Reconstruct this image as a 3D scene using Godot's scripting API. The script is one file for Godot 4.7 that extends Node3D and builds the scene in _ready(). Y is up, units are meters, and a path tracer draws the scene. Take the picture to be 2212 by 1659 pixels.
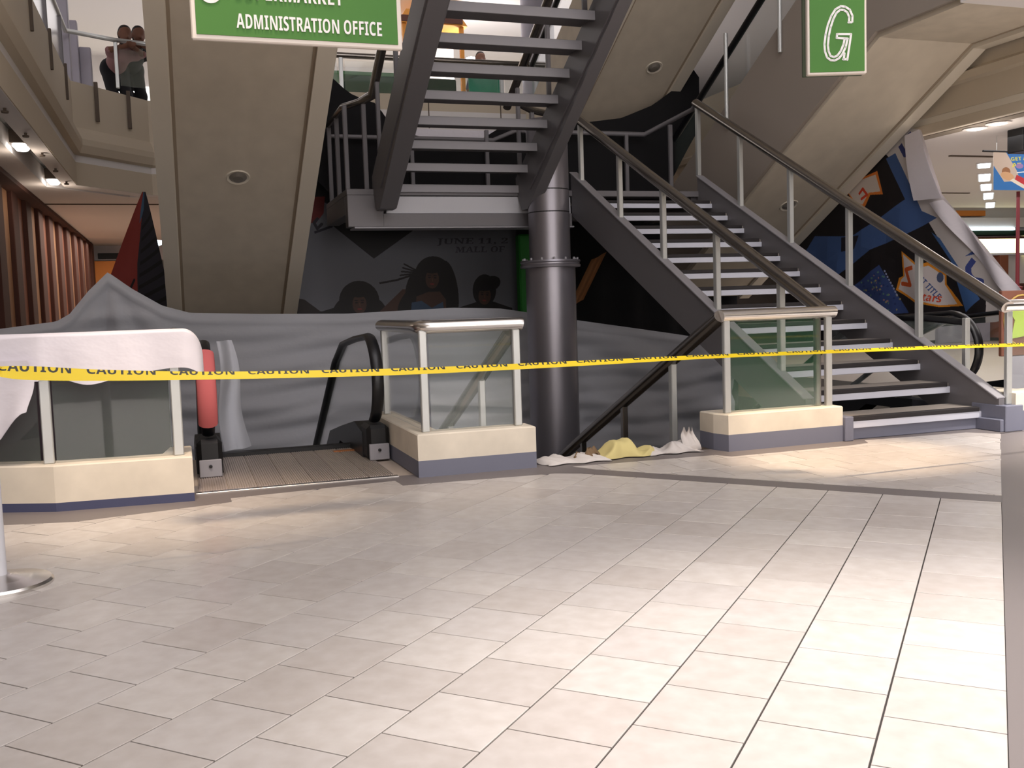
extends Node3D

# ---------------------------------------------------------------- mesh builder
class MB:
	var v := PackedVector3Array()
	var n := PackedVector3Array()
	var uv := PackedVector2Array()

	func tri(a: Vector3, b: Vector3, c: Vector3, hint: Vector3, ua := Vector2.ZERO, ub := Vector2.ZERO, uc := Vector2.ZERO) -> void:
		var g := (c - a).cross(b - a)
		if g.length_squared() < 1e-16:
			return
		g = g.normalized()
		if g.dot(hint) < 0.0:
			g = -g
			v.append_array([a, c, b]); uv.append_array([ua, uc, ub])
		else:
			v.append_array([a, b, c]); uv.append_array([ua, ub, uc])
		n.append_array([g, g, g])

	func quad(a: Vector3, b: Vector3, c: Vector3, d: Vector3, hint: Vector3) -> void:
		tri(a, b, c, hint, Vector2(0, 1), Vector2(1, 1), Vector2(1, 0))
		tri(a, c, d, hint, Vector2(0, 1), Vector2(1, 0), Vector2(0, 0))

	func squad(a: Vector3, b: Vector3, c: Vector3, d: Vector3, na: Vector3, nb: Vector3, nc: Vector3, nd: Vector3, ua := Vector2.ZERO, ub := Vector2.ZERO, uc := Vector2.ZERO, ud := Vector2.ZERO) -> void:
		var g := (c - a).cross(b - a)
		if g.length_squared() < 1e-16:
			g = (d - a).cross(c - a)
		if g.dot(na + nb + nc + nd) >= 0.0:
			v.append_array([a, b, c, a, c, d]); n.append_array([na, nb, nc, na, nc, nd]); uv.append_array([ua, ub, uc, ua, uc, ud])
		else:
			v.append_array([a, c, b, a, d, c]); n.append_array([na, nc, nb, na, nd, nc]); uv.append_array([ua, uc, ub, ua, ud, uc])

	func box(mn: Vector3, mx: Vector3, bev := 0.006, xf := Transform3D.IDENTITY) -> MB:
		var c := (mn + mx) * 0.5
		var h := (mx - mn).abs() * 0.5
		bev = minf(bev, minf(h.x, minf(h.y, h.z)) * 0.45)
		var P := func(s: Vector3, i: int) -> Vector3:
			var e := h - Vector3.ONE * bev
			e[i] = h[i]
			return xf * (c + s * e)
		var o := xf * c
		for i in 3:
			var j := (i + 1) % 3
			var k := (i + 2) % 3
			for si in [-1.0, 1.0]:
				var q := []
				for t in [[-1.0, -1.0], [1.0, -1.0], [1.0, 1.0], [-1.0, 1.0]]:
					var s := Vector3.ZERO
					s[i] = si; s[j] = t[0]; s[k] = t[1]
					q.append(P.call(s, i))
				quad(q[0], q[1], q[2], q[3], (q[0] + q[2]) * 0.5 - o)
				for sj in [-1.0, 1.0]:
					var s0 := Vector3.ZERO
					s0[i] = si; s0[j] = sj; s0[k] = -1.0
					var s1 := s0
					s1[k] = 1.0
					var a: Vector3 = P.call(s0, i)
					var b: Vector3 = P.call(s1, i)
					var cc: Vector3 = P.call(s1, j)
					var d: Vector3 = P.call(s0, j)
					quad(a, b, cc, d, (a + cc) * 0.5 - o)
		for sx in [-1.0, 1.0]:
			for sy in [-1.0, 1.0]:
				for sz in [-1.0, 1.0]:
					var s := Vector3(sx, sy, sz)
					var a: Vector3 = P.call(s, 0)
					tri(a, P.call(s, 1), P.call(s, 2), a - o)
		return self

	# a square bar from p to q, w wide and h high
	func bar(p: Vector3, q: Vector3, w: float, h: float, bev := 0.004, up := Vector3.UP) -> MB:
		var z := (q - p)
		var l := z.length()
		z = z / l
		var x := up.cross(z)
		if x.length() < 0.01:
			x = Vector3.RIGHT.cross(z)
		x = x.normalized()
		var y := z.cross(x)
		return box(Vector3(-w / 2, -h / 2, 0), Vector3(w / 2, h / 2, l), bev, Transform3D(Basis(x, y, z), p))

	# oval tube along a path
	func tube(path: Array, rx: float, ry := -1.0, seg := 12, caps := true, up := Vector3.UP) -> MB:
		if ry < 0: ry = rx
		var rings := []
		var norms := []
		var lx := Vector3.ZERO
		for i in path.size():
			var p: Vector3 = path[i]
			var t: Vector3 = (path[mini(i + 1, path.size() - 1)] - path[maxi(i - 1, 0)]).normalized()
			var x := up.cross(t)
			if x.length() < 0.05:
				x = lx if lx != Vector3.ZERO else Vector3.RIGHT
			x = (x - t * x.dot(t)).normalized()
			if lx != Vector3.ZERO and x.dot(lx) < 0: x = -x
			lx = x
			var y := t.cross(x).normalized()
			var st := 1.0
			if i > 0 and i < path.size() - 1:
				var t1: Vector3 = (path[i] - path[i - 1]).normalized()
				st = 1.0 / maxf(0.5, t1.dot(t))
			var ring := []
			var nr := []
			for k in seg:
				var a := TAU * k / seg
				ring.append(p + x * cos(a) * rx + y * sin(a) * ry * st)
				nr.append((x * cos(a) / rx + y * sin(a) / ry).normalized())
			rings.append(ring); norms.append(nr)
		for i in path.size() - 1:
			for k in seg:
				var m := (k + 1) % seg
				squad(rings[i][k], rings[i][m], rings[i + 1][m], rings[i + 1][k], norms[i][k], norms[i][m], norms[i + 1][m], norms[i + 1][k])
		if caps:
			var last := path.size() - 1
			for k in seg:
				var m := (k + 1) % seg
				tri(path[0], rings[0][k], rings[0][m], path[0] - path[1])
				tri(path[last], rings[last][k], rings[last][m], path[last] - path[last - 1])
		return self

	func lathe(prof: Array, c: Vector3, seg := 24, basis := Basis.IDENTITY) -> MB:
		for i in prof.size() - 1:
			var p: Vector2 = prof[i]
			var q: Vector2 = prof[i + 1]
			var d := (q - p)
			if d.length() < 1e-6: continue
			var nn := Vector2(d.y, -d.x).normalized()
			for k in seg:
				var a := TAU * k / seg
				var b := TAU * (k + 1) / seg
				var A := Vector3(cos(a), 0, sin(a))
				var B := Vector3(cos(b), 0, sin(b))
				squad(c + basis * (A * p.x + Vector3(0, p.y, 0)), c + basis * (B * p.x + Vector3(0, p.y, 0)), c + basis * (B * q.x + Vector3(0, q.y, 0)), c + basis * (A * q.x + Vector3(0, q.y, 0)),
					basis * (A * nn.x + Vector3(0, nn.y, 0)), basis * (B * nn.x + Vector3(0, nn.y, 0)), basis * (B * nn.x + Vector3(0, nn.y, 0)), basis * (A * nn.x + Vector3(0, nn.y, 0)))
		return self

	# polygon (2D) extruded from d0 to d1; at.call(point, d) gives the place
	func prism(poly: PackedVector2Array, d0: float, d1: float, at: Callable, inset := 0.0) -> MB:
		var c2 := Vector2.ZERO
		for p in poly: c2 += p
		c2 /= poly.size()
		var out0: Vector3 = at.call(c2, d0) - at.call(c2, d1)
		var top := poly
		if inset > 0:
			var r := Geometry2D.offset_polygon(poly, -inset, Geometry2D.JOIN_MITER)
			if r.size() == 1 and r[0].size() == poly.size():
				# match the vertex order
				var best := 0
				for i in r[0].size():
					if r[0][i].distance_to(poly[0]) < r[0][best].distance_to(poly[0]): best = i
				var cand := PackedVector2Array()
				for i in poly.size(): cand.append(r[0][(best + i) % poly.size()])
				if cand.size() > 1 and cand[1].distance_to(poly[1]) > inset * 4.0:
					cand.clear()
					for i in poly.size(): cand.append(r[0][posmod(best - i, poly.size())])
				top = cand
		var dd := d1 - signf(d1 - d0) * inset if top != poly else d1
		var ids := Geometry2D.triangulate_polygon(poly)
		for i in range(0, ids.size(), 3):
			tri(at.call(poly[ids[i]], d0), at.call(poly[ids[i + 1]], d0), at.call(poly[ids[i + 2]], d0), out0)
			tri(at.call(top[ids[i]], d1), at.call(top[ids[i + 1]], d1), at.call(top[ids[i + 2]], d1), -out0)
		var ccw := not Geometry2D.is_polygon_clockwise(poly)
		for i in poly.size():
			var a := poly[i]
			var b := poly[(i + 1) % poly.size()]
			var e := b - a
			var nn := Vector2(e.y, -e.x) * (1.0 if ccw else -1.0)
			var h: Vector3 = at.call(a + nn.normalized(), d0) - at.call(a, d0)
			quad(at.call(a, d0), at.call(b, d0), at.call(b, dd), at.call(a, dd), h)
			if top != poly:
				quad(at.call(a, dd), at.call(b, dd), at.call(top[(i + 1) % poly.size()], d1), at.call(top[i], d1), h.normalized() - out0.normalized())
		return self

	# smooth sheet of nu x nv cells, thick metres thick
	func sheet(nu: int, nv: int, f: Callable, thick := 0.004) -> MB:
		var pts := []
		for j in nv + 1:
			var r := []
			for i in nu + 1: r.append(f.call(float(i) / nu, float(j) / nv))
			pts.append(r)
		var nm := []
		for j in nv + 1:
			var r := []
			for i in nu + 1:
				var du: Vector3 = pts[j][mini(i + 1, nu)] - pts[j][maxi(i - 1, 0)]
				var dv: Vector3 = pts[mini(j + 1, nv)][i] - pts[maxi(j - 1, 0)][i]
				r.append(du.cross(dv).normalized())
			nm.append(r)
		for side in [0.0, 1.0]:
			for j in nv:
				for i in nu:
					var s: float = 1.0 - 2.0 * side
					var o: float = -side * thick
					squad(pts[j][i] + nm[j][i] * o, pts[j][i + 1] + nm[j][i + 1] * o, pts[j + 1][i + 1] + nm[j + 1][i + 1] * o, pts[j + 1][i] + nm[j + 1][i] * o,
						nm[j][i] * s, nm[j][i + 1] * s, nm[j + 1][i + 1] * s, nm[j + 1][i] * s,
						Vector2(float(i) / nu, float(j) / nv), Vector2(float(i + 1) / nu, float(j) / nv), Vector2(float(i + 1) / nu, float(j + 1) / nv), Vector2(float(i) / nu, float(j + 1) / nv))
		return self

	# profile of (outward, y) swept along a plan path, mitred
	func fascia(path: Array, prof: Array, flip := 1.0) -> MB:
		var cols := []
		for i in path.size():
			var p: Vector2 = path[i]
			var d0: Vector2 = (p - path[i - 1]).normalized() if i > 0 else (path[1] - p).normalized()
			var d1: Vector2 = (path[i + 1] - p).normalized() if i < path.size() - 1 else d0
			var n0 := Vector2(-d0.y, d0.x) * flip
			var n1 := Vector2(-d1.y, d1.x) * flip
			var m := (n0 + n1).normalized()
			m /= maxf(0.3, m.dot(n0))
			var col := []
			for q in prof: col.append(Vector3(p.x + m.x * q.x, q.y, p.y + m.y * q.x))
			cols.append(col)
		for i in path.size() - 1:
			var d: Vector2 = (path[i + 1] - path[i]).normalized()
			var nn := Vector2(-d.y, d.x) * flip
			for k in prof.size() - 1:
				var e: Vector2 = prof[k + 1] - prof[k]
				var hint := Vector3(nn.x * e.y, -e.x, nn.y * e.y)
				quad(cols[i][k], cols[i + 1][k], cols[i + 1][k + 1], cols[i][k + 1], hint)
		return self

	func mesh() -> ArrayMesh:
		var a := []
		a.resize(Mesh.ARRAY_MAX)
		a[Mesh.ARRAY_VERTEX] = v
		a[Mesh.ARRAY_NORMAL] = n
		a[Mesh.ARRAY_TEX_UV] = uv
		var m := ArrayMesh.new()
		if v.size(): m.add_surface_from_arrays(Mesh.PRIMITIVE_TRIANGLES, a)
		return m

# ---------------------------------------------------------------- scene helpers
var names := {}
var M := {}

func numbered(key, called: String) -> String:
	var k := str(key) + "/" + called
	var c: int = names.get(k, 0)
	names[k] = c + 1
	return called if c == 0 else "%s_%03d" % [called, c]

func put(called: String, m, material: Material, parent: Node3D = null) -> MeshInstance3D:
	var o := MeshInstance3D.new()
	o.mesh = m.mesh() if m is MB else m
	o.material_override = material
	var par: Node3D = parent if parent else self
	o.name = numbered(par.get_instance_id(), called)
	par.add_child(o, true)
	return o

func tag(o: Node3D, label: String, category: String, group := "") -> Node3D:
	o.set_meta("label", label); o.set_meta("category", category)
	if group: o.set_meta("group", group)
	return o

func thing(called: String, label: String, category: String, at := Vector3.ZERO, group := "") -> Node3D:
	var o := Node3D.new()
	o.name = numbered(get_instance_id(), called)
	add_child(o, true)
	o.position = at
	return tag(o, label, category, group)

func struct(called: String, m, material: Material, label := "") -> MeshInstance3D:
	var o := put(called, m, material)
	o.set_meta("kind", "structure")
	if label: o.set_meta("label", label)
	return o

func paint(key: String, c: Color, rough := 0.6, metal := 0.0) -> StandardMaterial3D:
	var m := StandardMaterial3D.new()
	m.albedo_color = c; m.roughness = rough; m.metallic = metal
	m.resource_name = key
	M[key] = m
	return m

func glow(key: String, c: Color, e: float) -> StandardMaterial3D:
	var m := paint(key, Color(0.9, 0.9, 0.9), 0.5)
	m.emission_enabled = true; m.emission = c; m.emission_energy_multiplier = e
	return m

func c8(r: int, g: int, b: int) -> Color:
	return Color8(r, g, b)

func noise_tex(seed_: int, freq: float, lo: Color, hi: Color, size := 512, octaves := 4) -> NoiseTexture2D:
	var f := FastNoiseLite.new()
	f.seed = seed_; f.frequency = freq; f.fractal_octaves = octaves
	var t := NoiseTexture2D.new()
	t.width = size; t.height = size; t.seamless = true; t.noise = f
	var g := Gradient.new()
	g.set_color(0, lo); g.set_color(1, hi)
	t.color_ramp = g
	return t

func grain(m: StandardMaterial3D, seed_: int, freq: float, lo: float, scale := 1.0) -> void:
	m.albedo_texture = noise_tex(seed_, freq, Color(lo, lo, lo), Color.WHITE, 256)
	m.uv1_triplanar = true; m.uv1_world_triplanar = true
	m.uv1_scale = Vector3.ONE * scale

func XY(z0 := 0.0) -> Callable:
	return func(p: Vector2, d: float) -> Vector3: return Vector3(p.x, p.y, z0 + d)
func ZY() -> Callable:
	return func(p: Vector2, d: float) -> Vector3: return Vector3(d, p.y, p.x)
func XZ() -> Callable:
	return func(p: Vector2, d: float) -> Vector3: return Vector3(p.x, d, p.y)

func B() -> MB:
	return MB.new()
func bx(x0: float, x1: float, y0: float, y1: float, z0: float, z1: float, bev := 0.006) -> MB:
	return MB.new().box(Vector3(minf(x0, x1), minf(y0, y1), minf(z0, z1)), Vector3(maxf(x0, x1), maxf(y0, y1), maxf(z0, z1)), bev)
func P2(a: Array) -> PackedVector2Array:
	var r := PackedVector2Array()
	for i in range(0, a.size(), 2): r.append(Vector2(a[i], a[i + 1]))
	return r

# ---------------------------------------------------------------- print on flat things
func poly(im: Image, pts: PackedVector2Array, c: Color) -> void:
	var y0 := 1e9
	var y1 := -1e9
	for p in pts:
		y0 = minf(y0, p.y); y1 = maxf(y1, p.y)
	for y in range(maxi(0, int(floor(y0))), mini(im.get_height(), int(ceil(y1)) + 1)):
		var yy := y + 0.5
		var xs := []
		for i in pts.size():
			var a := pts[i]
			var b := pts[(i + 1) % pts.size()]
			if (a.y <= yy) != (b.y <= yy):
				xs.append(a.x + (yy - a.y) / (b.y - a.y) * (b.x - a.x))
		xs.sort()
		for k in range(0, xs.size() - 1, 2):
			var x0 := int(round(xs[k]))
			var x1 := int(round(xs[k + 1]))
			if x1 > x0: im.fill_rect(Rect2i(x0, y, x1 - x0, 1), c)

func ell(im: Image, c: Vector2, rx: float, ry: float, col: Color, rot := 0.0) -> void:
	var p := PackedVector2Array()
	for i in 28: p.append(c + Vector2(cos(TAU * i / 28) * rx, sin(TAU * i / 28) * ry).rotated(rot))
	poly(im, p, col)

func stroke(im: Image, pts: PackedVector2Array, w: float, c: Color) -> void:
	for i in pts.size() - 1:
		var d := (pts[i + 1] - pts[i]).normalized().orthogonal() * w * 0.5
		poly(im, PackedVector2Array([pts[i] + d, pts[i + 1] + d, pts[i + 1] - d, pts[i] - d]), c)
		ell(im, pts[i + 1], w * 0.5, w * 0.5, c)

func text_mesh(t: String, height: float, depth: float, bold := true, serif := false) -> TextMesh:
	var f := SystemFont.new()
	f.font_names = PackedStringArray(["Droid Serif" if serif else "Droid Sans"])
	f.font_weight = 700 if bold else 400
	var m := TextMesh.new()
	m.text = t; m.font = f; m.font_size = 64; m.depth = depth
	m.pixel_size = height / 46.0
	return m

# lettering painted into a picture: origin = left end of the baseline, sx/h in pixels, italic shear, turn
func letter(im: Image, t: String, at: Vector2, h: float, width: float, c: Color, serif := false, shear := 0.0, turn := 0.0) -> void:
	var m := text_mesh(t, 1.0, 0.0, true, serif)
	var arr := m.get_mesh_arrays()
	if arr.is_empty(): return
	var vs: PackedVector3Array = arr[Mesh.ARRAY_VERTEX]
	var ix: PackedInt32Array = arr[Mesh.ARRAY_INDEX] if arr[Mesh.ARRAY_INDEX] != null else PackedInt32Array(range(vs.size()))
	var lo := Vector2(1e9, 1e9)
	var hi := -lo
	for q in vs:
		lo = lo.min(Vector2(q.x, q.y)); hi = hi.max(Vector2(q.x, q.y))
	for i in range(0, ix.size(), 3):
		var p := PackedVector2Array()
		for k in 3:
			var q := vs[ix[i + k]]
			var l := Vector2((q.x - lo.x) / (hi.x - lo.x) * width, -(q.y - lo.y) / (hi.y - lo.y) * h)
			l.x -= l.y * shear
			p.append(at + l.rotated(turn))
		poly(im, p, c)

func print_mat(key: String, im: Image, rough := 0.55) -> StandardMaterial3D:
	var m := paint(key, Color.WHITE, rough)
	m.albedo_texture = ImageTexture.create_from_image(im)
	m.texture_repeat = false
	return m

# ---------------------------------------------------------------- bodies: smooth union of tapered capsules, surface nets
func body(st: MB, bones: Array, cell: float, k := 0.05) -> void:
	var lo := Vector3.ONE * 1e9
	var hi := -lo
	for b in bones:
		for e in [0, 1]:
			var r: Vector3 = Vector3.ONE * (b[2 + e] + k)
			lo = lo.min(b[e] - r); hi = hi.max(b[e] + r)
	var d := ((hi - lo) / cell).ceil()
	var nx := int(d.x) + 2
	var ny := int(d.y) + 2
	var nz := int(d.z) + 2
	var f := PackedFloat32Array()
	f.resize(nx * ny * nz)
	f.fill(1.0)
	for b in bones:
		var a: Vector3 = b[0]
		var ab: Vector3 = b[1] - a
		var l2 := maxf(ab.length_squared(), 1e-9)
		var rm: float = maxf(b[2], b[3]) + k * 1.5 + cell
		var p0 := ((a.min(b[1]) - Vector3.ONE * rm - lo) / cell).floor().max(Vector3.ZERO)
		var p1 := ((a.max(b[1]) + Vector3.ONE * rm - lo) / cell).ceil().min(Vector3(nx - 1, ny - 1, nz - 1))
		for z in range(int(p0.z), int(p1.z) + 1):
			for y in range(int(p0.y), int(p1.y) + 1):
				for x in range(int(p0.x), int(p1.x) + 1):
					var p := lo + Vector3(x, y, z) * cell
					var t := clampf((p - a).dot(ab) / l2, 0.0, 1.0)
					var s := (p - a - ab * t).length() - lerpf(b[2], b[3], t)
					var i := (z * ny + y) * nx + x
					var h := maxf(k - absf(f[i] - s), 0.0) / k
					f[i] = minf(f[i], s) - h * h * k * 0.25
	var at := {}
	var offs := [0, 1, nx, nx + 1, nx * ny, nx * ny + 1, nx * ny + nx, nx * ny + nx + 1]
	var get_v := func(x: int, y: int, z: int) -> Array:
		var i := (z * ny + y) * nx + x
		if at.has(i): return at[i]
		var c := Vector3.ZERO
		var cnt := 0
		for e in [[0, 1], [2, 3], [4, 5], [6, 7], [0, 2], [1, 3], [4, 6], [5, 7], [0, 4], [1, 5], [2, 6], [3, 7]]:
			var fa: float = f[i + offs[e[0]]]
			var fb: float = f[i + offs[e[1]]]
			if (fa < 0) != (fb < 0):
				var t := fa / (fa - fb)
				var pa := Vector3(e[0] & 1, (e[0] >> 1) & 1, e[0] >> 2)
				var pb := Vector3(e[1] & 1, (e[1] >> 1) & 1, e[1] >> 2)
				c += pa.lerp(pb, t); cnt += 1
		c = c / maxi(cnt, 1)
		var g := Vector3(f[i + 1] - f[i], f[i + nx] - f[i], f[i + nx * ny] - f[i])
		g += Vector3(f[i + offs[7]] - f[i + offs[6]], f[i + offs[7]] - f[i + offs[5]], f[i + offs[7]] - f[i + offs[3]])
		var r := [lo + (Vector3(x, y, z) + c) * cell, g.normalized()]
		at[i] = r
		return r
	for z in range(1, nz - 1):
		for y in range(1, ny - 1):
			for x in range(1, nx - 1):
				var i := (z * ny + y) * nx + x
				var s := f[i] < 0
				for ax in 3:
					var j: int = i + [1, nx, nx * ny][ax]
					if s != (f[j] < 0):
						var q := []
						for o in [[0, 0], [1, 0], [1, 1], [0, 1]]:
							var w := [x, y, z]
							w[(ax + 1) % 3] -= o[0]
							w[(ax + 2) % 3] -= o[1]
							q.append(get_v.call(w[0], w[1], w[2]))
						st.squad(q[0][0], q[1][0], q[2][0], q[3][0], q[0][1], q[1][1], q[2][1], q[3][1])

# ---------------------------------------------------------------- camera maths (only to choose which floor tiles are single parts)
const CX := Vector3(0.94658373, -0.03244611, 0.32082159)
const CY := Vector3(0.0560386, 0.99633797, -0.06457799)
const CZ := Vector3(-0.31755143, 0.07910687, 0.94493555)
const EYE := Vector3(0, 1.1224, 0)

func seen_px(p: Vector3) -> Vector2:
	var d := p - EYE
	var z := -d.dot(CZ)
	if z < 0.05: return Vector2(-9999, -9999)
	return Vector2(1106.0 + 2108.4 * d.dot(CX) / z, 829.5 - 2108.4 * d.dot(CY) / z)

func area_light(called: String, at: Vector3, size: Vector2, e: float, col: Color, look := Vector3.DOWN) -> void:
	var l := AreaLight3D.new()
	l.name = numbered(get_instance_id(), called)
	l.area_size = size; l.light_energy = e; l.light_color = col
	l.area_normalize_energy = true
	l.shadow_enabled = true
	l.area_range = 60.0
	add_child(l, true)
	l.look_at_from_position(at, at + look, Vector3.FORWARD if absf(look.y) > 0.9 else Vector3.UP)

func spot(called: String, at: Vector3, to: Vector3, e: float, ang: float, col: Color, size := 0.1, soft := 0.8, parent: Node3D = null) -> void:
	var l := SpotLight3D.new()
	l.name = called
	l.light_energy = e; l.light_color = col; l.spot_angle = ang; l.light_size = size
	l.spot_angle_attenuation = soft
	l.spot_range = 40.0; l.spot_attenuation = 2.0; l.shadow_enabled = true
	(parent if parent else self).add_child(l, true)
	l.look_at_from_position(at, to, Vector3.FORWARD)

func omni(called: String, at: Vector3, e: float, col: Color, size := 0.15, parent: Node3D = null) -> void:
	var l := OmniLight3D.new()
	l.name = called
	l.light_energy = e; l.light_color = col; l.light_size = size
	l.omni_range = 40.0; l.omni_attenuation = 2.0; l.shadow_enabled = true
	(parent if parent else self).add_child(l, true)
	l.position = at

func _ready() -> void:
	# ---- camera
	var cam := Camera3D.new()
	cam.name = "camera"
	cam.fov = 42.952
	cam.near = 0.05; cam.far = 200.0
	cam.transform = Transform3D(Basis(CX, CY, CZ), EYE)
	cam.current = true
	add_child(cam)
	# ---- surroundings and exposure
	var we := WorldEnvironment.new()
	we.name = "surroundings"
	var env := Environment.new()
	env.background_mode = Environment.BG_COLOR
	env.background_color = Color(0.02, 0.02, 0.022)
	env.tonemap_mode = Environment.TONE_MAPPER_LINEAR
	env.tonemap_exposure = 1.05
	env.sdfgi_enabled = true; env.ssao_enabled = true; env.ssil_enabled = true
	we.environment = env
	add_child(we)
	# ---- large lights
	var lilac := Color8(241, 238, 241)
	var warm := Color8(255, 226, 190)
	area_light("skylight_glow", Vector3(2.2, 9.3, -0.2), Vector2(8.0, 7.0), 20.0, lilac)
	area_light("front_fill_high", Vector3(2.0, 7.6, 5.7), Vector2(14.0, 2.6), 44.0, lilac, Vector3(0, -0.45, -1.0).normalized())  # added fill light from behind the camera, no known source
	area_light("front_fill_low", Vector3(2.0, 2.0, 5.7), Vector2(14.0, 2.4), 30.0, Color8(250, 240, 232), Vector3.FORWARD)  # added low fill light, brightens the escalator soffits
	spot("floor_spot", Vector3(3.2, 8.9, -1.2), Vector3(2.0, 0, -2.1), 105.0, 13.0, Color8(255, 246, 240), 0.5, 1.0)
	spot("floor_spot_warm", Vector3(0.6, 8.9, -3.6), Vector3(0.0, 0, -5.9), 45.0, 8.5, warm, 0.2, 1.0)
	spot("floor_spot_left", Vector3(-0.6, 6.8, -3.4), Vector3(-0.6, 0.6, -6.2), 16.0, 12.0, Color8(255, 236, 222), 0.2, 1.0)
	spot("floor_spot_middle", Vector3(2.2, 8.9, -2.6), Vector3(2.2, 0.3, -6.0), 20.0, 8.0, Color8(255, 240, 225), 0.2, 1.0)
	spot("floor_spot_warm_right", Vector3(4.5, 8.9, -4.2), Vector3(4.4, 0, -5.75), 110.0, 6.8, warm, 0.15, 0.8)
	spot("bounce_spot_right", Vector3(6.6, 9.0, -2.6), Vector3(7.4, 0, -4.6), 260.0, 17.0, Color8(255, 246, 238), 0.4, 1.0)  # added spot, its bounce off the floor brightens the right soffit
	area_light("upper_gallery_glow", Vector3(3.0, 6.85, -19.5), Vector2(14.0, 5.0), 22.0, lilac)
	area_light("upper_gallery_glow_left", Vector3(-4.5, 6.85, -11.0), Vector2(3.0, 14.0), 12.0, lilac)
	area_light("ground_glow_left", Vector3(-1.1, 2.8, -20.0), Vector2(1.4, 7.0), 12.0, Color8(255, 236, 220))
	area_light("ground_glow_right", Vector3(10.2, 2.82, -8.5), Vector2(3.0, 10.0), 16.0, lilac)
	area_light("ground_glow_far_right", Vector3(14.5, 2.8, -13.5), Vector2(4.0, 5.0), 8.0, lilac)
	materials()
	build_floor()
	build_shell()
	build_left_gallery()
	build_far_gallery()
	build_right_side()
	build_trunks()
	build_stairs()
	build_pit_escalators()
	build_balustrades()
	build_cloths()
	build_signs()
	build_barrier()
	build_people()

func materials() -> void:
	for i in 3:
		var t := paint("tile%d" % i, [c8(214, 208, 204), c8(219, 213, 208), c8(209, 202, 197)][i], 0.32)
		t.albedo_texture = noise_tex(11 + i, 0.02, Color(0.93, 0.92, 0.91), Color.WHITE, 256)
		t.uv1_triplanar = true; t.uv1_world_triplanar = true; t.uv1_scale = Vector3.ONE * 1.7
	paint("grout", c8(58, 54, 52), 0.9)
	paint("dark_tile", c8(124, 117, 116), 0.45)
	paint("far_floor", c8(205, 190, 175), 0.4)
	grain(paint("cream", c8(236, 226, 208), 0.75), 21, 0.01, 0.93, 1.3)
	paint("skirting", c8(118, 120, 136), 0.7)
	paint("steel", c8(116, 113, 116), 0.5, 0.15)
	paint("steel_light", c8(158, 156, 161), 0.5, 0.1)
	grain(paint("soffit", c8(214, 203, 184), 0.85), 22, 0.012, 0.94, 1.0)
	paint("soffit_edge", c8(224, 215, 198), 0.8)
	paint("soffit_dark", c8(96, 84, 74), 0.9)
	paint("groove", c8(160, 144, 124), 0.9)
	paint("fascia", c8(206, 193, 172), 0.8)
	paint("white", c8(232, 228, 226), 0.8)
	paint("white_panel", c8(214, 214, 220), 0.6)
	paint("chrome", c8(222, 219, 216), 0.24, 1.0)
	paint("handrail", c8(150, 144, 138), 0.24, 0.95)
	paint("post", c8(198, 200, 198), 0.38, 0.55)
	paint("black", c8(16, 16, 18), 0.5)
	paint("rubber", c8(20, 21, 25), 0.35)
	paint("black_cloth", c8(12, 11, 14), 0.95)
	paint("nosing", c8(38, 34, 36), 0.7)
	paint("tread", c8(150, 142, 134), 0.8)
	paint("nose_strip", c8(206, 208, 220), 0.5)
	for k in ["cloth", "cloth_white"]:
		var m := paint(k, c8(188, 190, 197) if k == "cloth" else c8(236, 232, 240), 0.95)
		m.cull_mode = BaseMaterial3D.CULL_DISABLED
		m.backlight_enabled = true; m.backlight = Color(0.12, 0.12, 0.12)
		m.heightmap_enabled = true
		m.heightmap_texture = noise_tex(31, 0.01, Color.BLACK, Color.WHITE, 512)
		m.heightmap_scale = 0.35
		m.uv1_triplanar = true; m.uv1_world_triplanar = true; m.uv1_scale = Vector3(0.9, 1.3, 0.9)
	M.black_cloth.cull_mode = BaseMaterial3D.CULL_DISABLED
	var g := paint("glass", Color8(190, 215, 205, 12), 0.03)
	g.transparency = BaseMaterial3D.TRANSPARENCY_ALPHA
	var g2 := paint("glass_green", Color8(90, 150, 115, 22), 0.03)
	g2.transparency = BaseMaterial3D.TRANSPARENCY_ALPHA
	var g3 := paint("glass_lilac", Color8(170, 165, 178, 150), 0.2)
	g3.transparency = BaseMaterial3D.TRANSPARENCY_ALPHA
	paint("brown", c8(132, 78, 54), 0.7)
	paint("brown_light", c8(160, 118, 86), 0.75)
	paint("brown_dark", c8(78, 44, 34), 0.8)
	paint("column", c8(150, 147, 154), 0.36, 0.75)
	paint("green", c8(28, 120, 36), 0.6)
	paint("sign_green", c8(66, 122, 42), 0.6)
	paint("sign_frame", c8(226, 216, 206), 0.5)
	paint("lettering", c8(238, 236, 236), 0.6)
	paint("red_cloth", c8(216, 112, 112), 0.9)
	paint("yellow_rag", c8(214, 200, 138), 0.95)
	paint("dirty_rag", c8(214, 208, 204), 0.95)
	paint("brown_rag", c8(120, 98, 74), 0.95)
	paint("orange", c8(226, 140, 60), 0.6)
	paint("gold", c8(196, 130, 44), 0.6)
	paint("skin", c8(112, 74, 56), 0.7)
	paint("hair", c8(24, 20, 20), 0.7)
	paint("lilac", c8(168, 164, 176), 0.6)
	glow("lamp", c8(255, 250, 245), 9.0)
	glow("window_glow", c8(240, 236, 240), 1.2)
	glow("lamp_cool", c8(225, 245, 255), 5.0)
	glow("yellow_light", c8(255, 246, 170), 4.0)
	glow("panel_light", c8(255, 250, 245), 1.6)
	glow("cream_light", c8(255, 232, 176), 0.9)

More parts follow.
